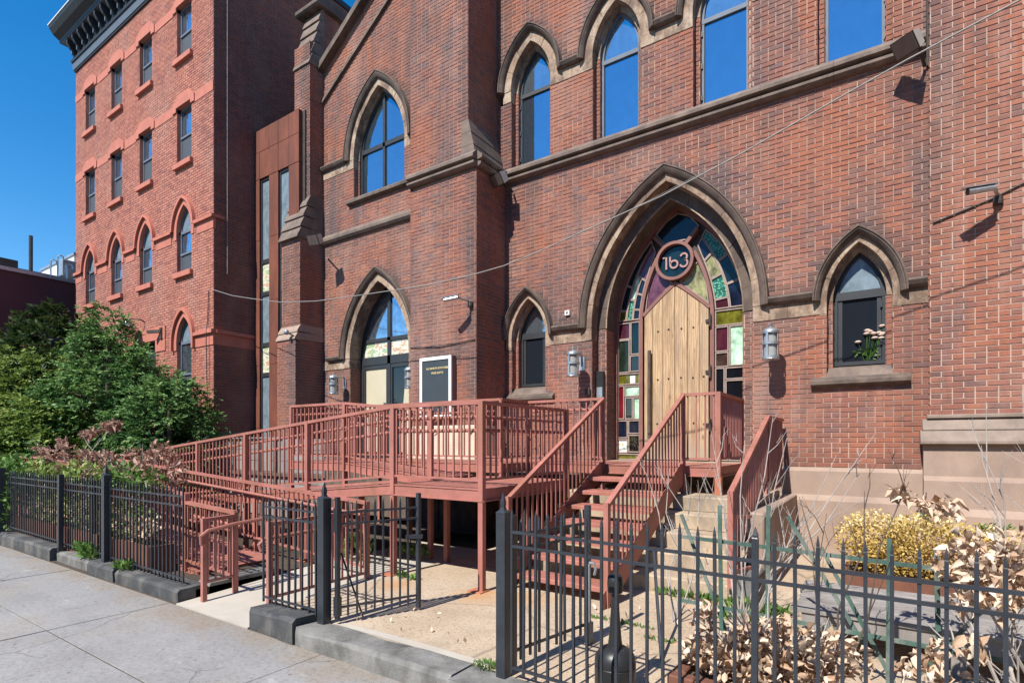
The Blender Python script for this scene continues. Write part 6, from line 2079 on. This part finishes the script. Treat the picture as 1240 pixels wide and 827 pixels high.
twigs(t, (-.6, 3.38, .26), tips, .010, M['twig'], 111, sub=2, sublen=.2)
P1 = cluster([(-.62, 3.36, .40, .40, .16, .14, .7), (-.45, 3.36, .55, .30, .14, .10, .25), (-.88, 3.36, .60, .08, .08, .08, .06), (-.2, 3.4, .5, .16, .12, .12, .1)], 900, 112)
leaves('dry_leaves', t, L_DRY, P1, dir_from(P1, (-.6, 3.36, .2)), .060, .35, .8, .36, .5, seed=113, curl=.55)

# leafless shrubs
t = thing('bare_shrub', 'leafless pale twigged shrub in front of the stoop handrail', 'shrub', (-1.0, 4.75, .13), 'leafless shrubs on the right')
twigs(t, (-.95, 4.75, .13), [(-1.25, 4.95, 1.75), (-.95, 4.8, 1.62), (-.62, 4.7, 1.68), (-.3, 4.85, 1.55), (-.15, 4.7, 1.42), (-1.2, 4.7, 1.2), (-1.45, 4.75, 1.1), (-.5, 4.6, 1.25), (-.75, 4.9, 1.85), (-.05, 4.9, 1.72)], .0085, M['twig'], 121, sub=4, sublen=.35)
t = thing('bare_shrub', 'smaller leafless shrub beside the metal stairs stringer', 'shrub', (-1.5, 4.9, .13), 'leafless shrubs on the right')
twigs(t, (-1.45, 4.6, .13), [(-1.75, 4.75, 1.35), (-1.6, 4.9, 1.42), (-1.4, 4.7, 1.38), (-1.3, 4.75, 1.2)], .0075, M['twig'], 122, sub=3, sublen=.28)
t = thing('bare_shrub', 'leafless upright shrub before the tower plinth at the right edge', 'shrub', (.85, 5.2, .13), 'leafless shrubs on the right')
twigs(t, (.85, 5.2, .13), [(.62, 5.3, 1.95), (.8, 5.2, 2.0), (1.05, 5.2, 1.85), (.95, 5.1, 1.7), (.55, 5.1, 1.65), (1.2, 5.2, 1.7)], .008, M['twig'], 123, sub=4, sublen=.35)
t = thing('bare_shrub', 'thin dark leafless stems rising by the green trellis', 'shrub', (-.25, 3.9, .13), 'leafless shrubs on the right')
twigs(t, (-.28, 3.9, .13), [(-.45, 3.95, 1.30), (-.1, 4.0, 1.35), (.12, 3.95, 1.42), (-.3, 4.0, 1.2)], .0075, M['bark'], 124, sub=3, sublen=.3)

# green stake trellis
t = thing('stake_trellis', 'faded green wooden stake trellis wired together behind the right fence', 'trellis', (-.3, 4.1, .13))
GW = M['greenwood']
MB().bar((-1.25, 4.12, .945), (.62, 4.08, .895), .012, .026).build('rail', GW, t)
MB().bar((-1.25, 4.12, .47), (.62, 4.08, .43), .012, .026).build('rail', GW, t)
for x, zt in ((-.955, 1.20), (-.66, 1.22), (.02, 1.06), (.27, 1.03)):
    MB().bar((x, 4.10 - .02, .1), (x + random.uniform(-.02, .02), 4.10 - .02, zt), .026, .012, (0, 1, 0)).build('stake', GW, t)
for p, q in (((-.95, 4.16, .30), (-1.28, 4.2, 1.10)), ((-.10, 4.16, .35), (-.55, 4.2, 1.14)), ((.15, 4.16, .2), (.66, 4.2, .95)), ((.05, 4.18, .15), (-.35, 4.2, .95))):
    MB().bar(p, q, .024, .012, (0, 1, 0)).build('stake', GW, t)

# low grey bench of planks
t = thing('plank_bench', 'low weathered grey plank bench behind the green trellis', 'bench', (.25, 4.9, .13))
for i in range(5):
    y0_ = 4.50 + i * .19
    MB().bbox(-.56 + random.uniform(-.02, .02), 1.35, y0_, y0_ + .172, .415, .45 + random.uniform(-.004, .004), .004).build('plank', M['greywood'], t)
MB().box(-.5, 1.3, 4.515, 4.545, .32, .413).build('apron', M['greywood'], t)
for x in (-.45, .4, 1.2):
    for y in (4.58, 5.32):
        MB().box(x - .04, x + .04, y - .03, y + .03, .131, .413).build('leg', M['greywood'], t)

# smokers' receptacle
t = thing('ash_receptacle', 'black long necked cigarette receptacle behind the right fence', 'ash bin', (-1.36, 3.14, .13))
c_ = (-1.36, 3.14, .131)
MB().lathe(c_, [(.115, 0), (.125, .02), (.125, .16), (.12, .165), (.125, .17), (.125, .19), (.118, .225), (.09, .26), (.05, .28)], 20).build('base', M['blackplas'], t, smooth=True)
MB().lathe(c_, [(.045, .275), (.038, .33), (.026, .50), (.022, .60)], 16).build('neck', M['blackplas'], t, smooth=True)
MB().lathe(c_, [(.03, .595), (.045, .605), (.048, .66), (.044, .70), (.03, .715), (.01, .72)], 16).build('head', M['blackplas'], t, smooth=True)
rod = thing('garden_stake', 'thin black stake leaning near the foot of the metal stairs', 'stake', (-1.5, 4.3, .13))
MB().tube([(-1.28, 3.75, .14), (-1.55, 4.35, .78)], .012, 6).build('rod', BK, rod)

# weeds
def weeds(label, boxes, n, size, seed, mat=L_WEED):
    P1 = cluster(boxes, n, seed)
    o = leaves('weeds', None, mat, P1, np.tile([0, 0, .9], (len(P1), 1)), size, 0, .6, .2, .45, seed=seed)
    tag(o, label, 'weeds', kind='stuff')
weeds('bright green weeds at the foot of the stone steps', [(-1.55, 5.38, .15, .35, .06, .02, .3), (-.95, 5.25, .17, .3, .15, .05, .6), (-1.0, 5.0, .15, .4, .12, .03, .3)], 420, .07, 131)
weeds('sprigs of green weed growing from the low kerb stone', [(-8.6, 2.88, .2, .22, .06, .07, .5), (-8.95, 2.9, .2, .2, .05, .08, .5), (-7.5, 2.86, .16, .22, .08, .02, .4)], 240, .085, 132)
weeds('patch of green moss at the right end of the grey kerb stone', [(-2.22, 3.0, .135, .12, .09, .008, 1)], 260, .022, 133)
weeds('thin line of weeds in the yard paving crack', [(-1.9, 4.35, .13, .35, .03, .008, .6), (-1.35, 4.15, .13, .25, .06, .01, .5)], 260, .03, 134)
weeds('tufts of green under the ramp edge', [(-5.6, 4.75, .3, .25, .15, .2, .5), (-5.2, 5.3, .2, .4, .2, .06, .5), (-4.4, 4.45, .14, .2, .05, .02, .2)], 260, .08, 135)

# ================================================================== ADDED HOUSES ACROSS THE STREET (behind the camera: made up to block low sky and reflect)
def added_street_house(x0, x1, h, mat, label):
    t = thing('added_row_house', label, 'house', ((x0 + x1) / 2, -17, 0), 'added houses across the street')
    w = MB().box(x0, x1, -27, -17, -.1, h).build('wall', M[mat], t)
    MB().box(x0 - .02, x1 + .02, -16.98, -16.5, h - .5, h + .1).build('cornice', M['corniceblk'], t)
    n = max(2, int((x1 - x0) / 2))
    for i in range(n):
        for z in np.arange(1.6, h - 2, 3.1):
            xc = x0 + (x1 - x0) * (i + .5) / n
            f = MB().box(xc - .5, xc + .5, -16.995, -16.93, z, z + 1.8).build('window', M['frame_dark'], t)
            MB().box(xc - .42, xc + .42, -16.928, -16.92, z + .08, z + 1.72).build('pane', M['glass_dark'], f)
for x0, x1, h, mat, lab in ((-13, -6, 10.5, 'plinth', 'added brownstone house behind the viewer, unseen sky blocker'), (-6, 1, 12.5, 'brick_red', 'added tall red house behind the viewer, unseen sky blocker'),
                            (1, 9, 11.5, 'brick', 'added brown brick house behind the viewer, unseen sky blocker'), (9, 19, 13.5, 'maroon', 'added maroon house across the street to the right, unseen sky blocker')):
    added_street_house(x0, x1, h, mat, lab)

weeds('fallen dry leaves scattered on the yard paving and by the kerb', [(-1.0, 4.2, .137, 1.6, .9, .004, .5), (-3.4, 3.4, .137, 1.0, .35, .003, .12), (.2, 4.3, .137, 1.2, .5, .004, .38)], 150, .05, 141, L_DRY)

nbh = thing('sky_blocker_house', 'added plain brick house outside the right edge, unseen sky blocker', 'house', (10, 6, 0))  # unseen block added to cut sky light on the right-facing walls
MB().box(4.42, 16, 2.9, 20, -.1, 12.5).build('walls', M['brick'], nbh)
MB().box(4.38, 16.1, 2.8, 20.1, 12.502, 12.8).build('roof', M['roof'], nbh)
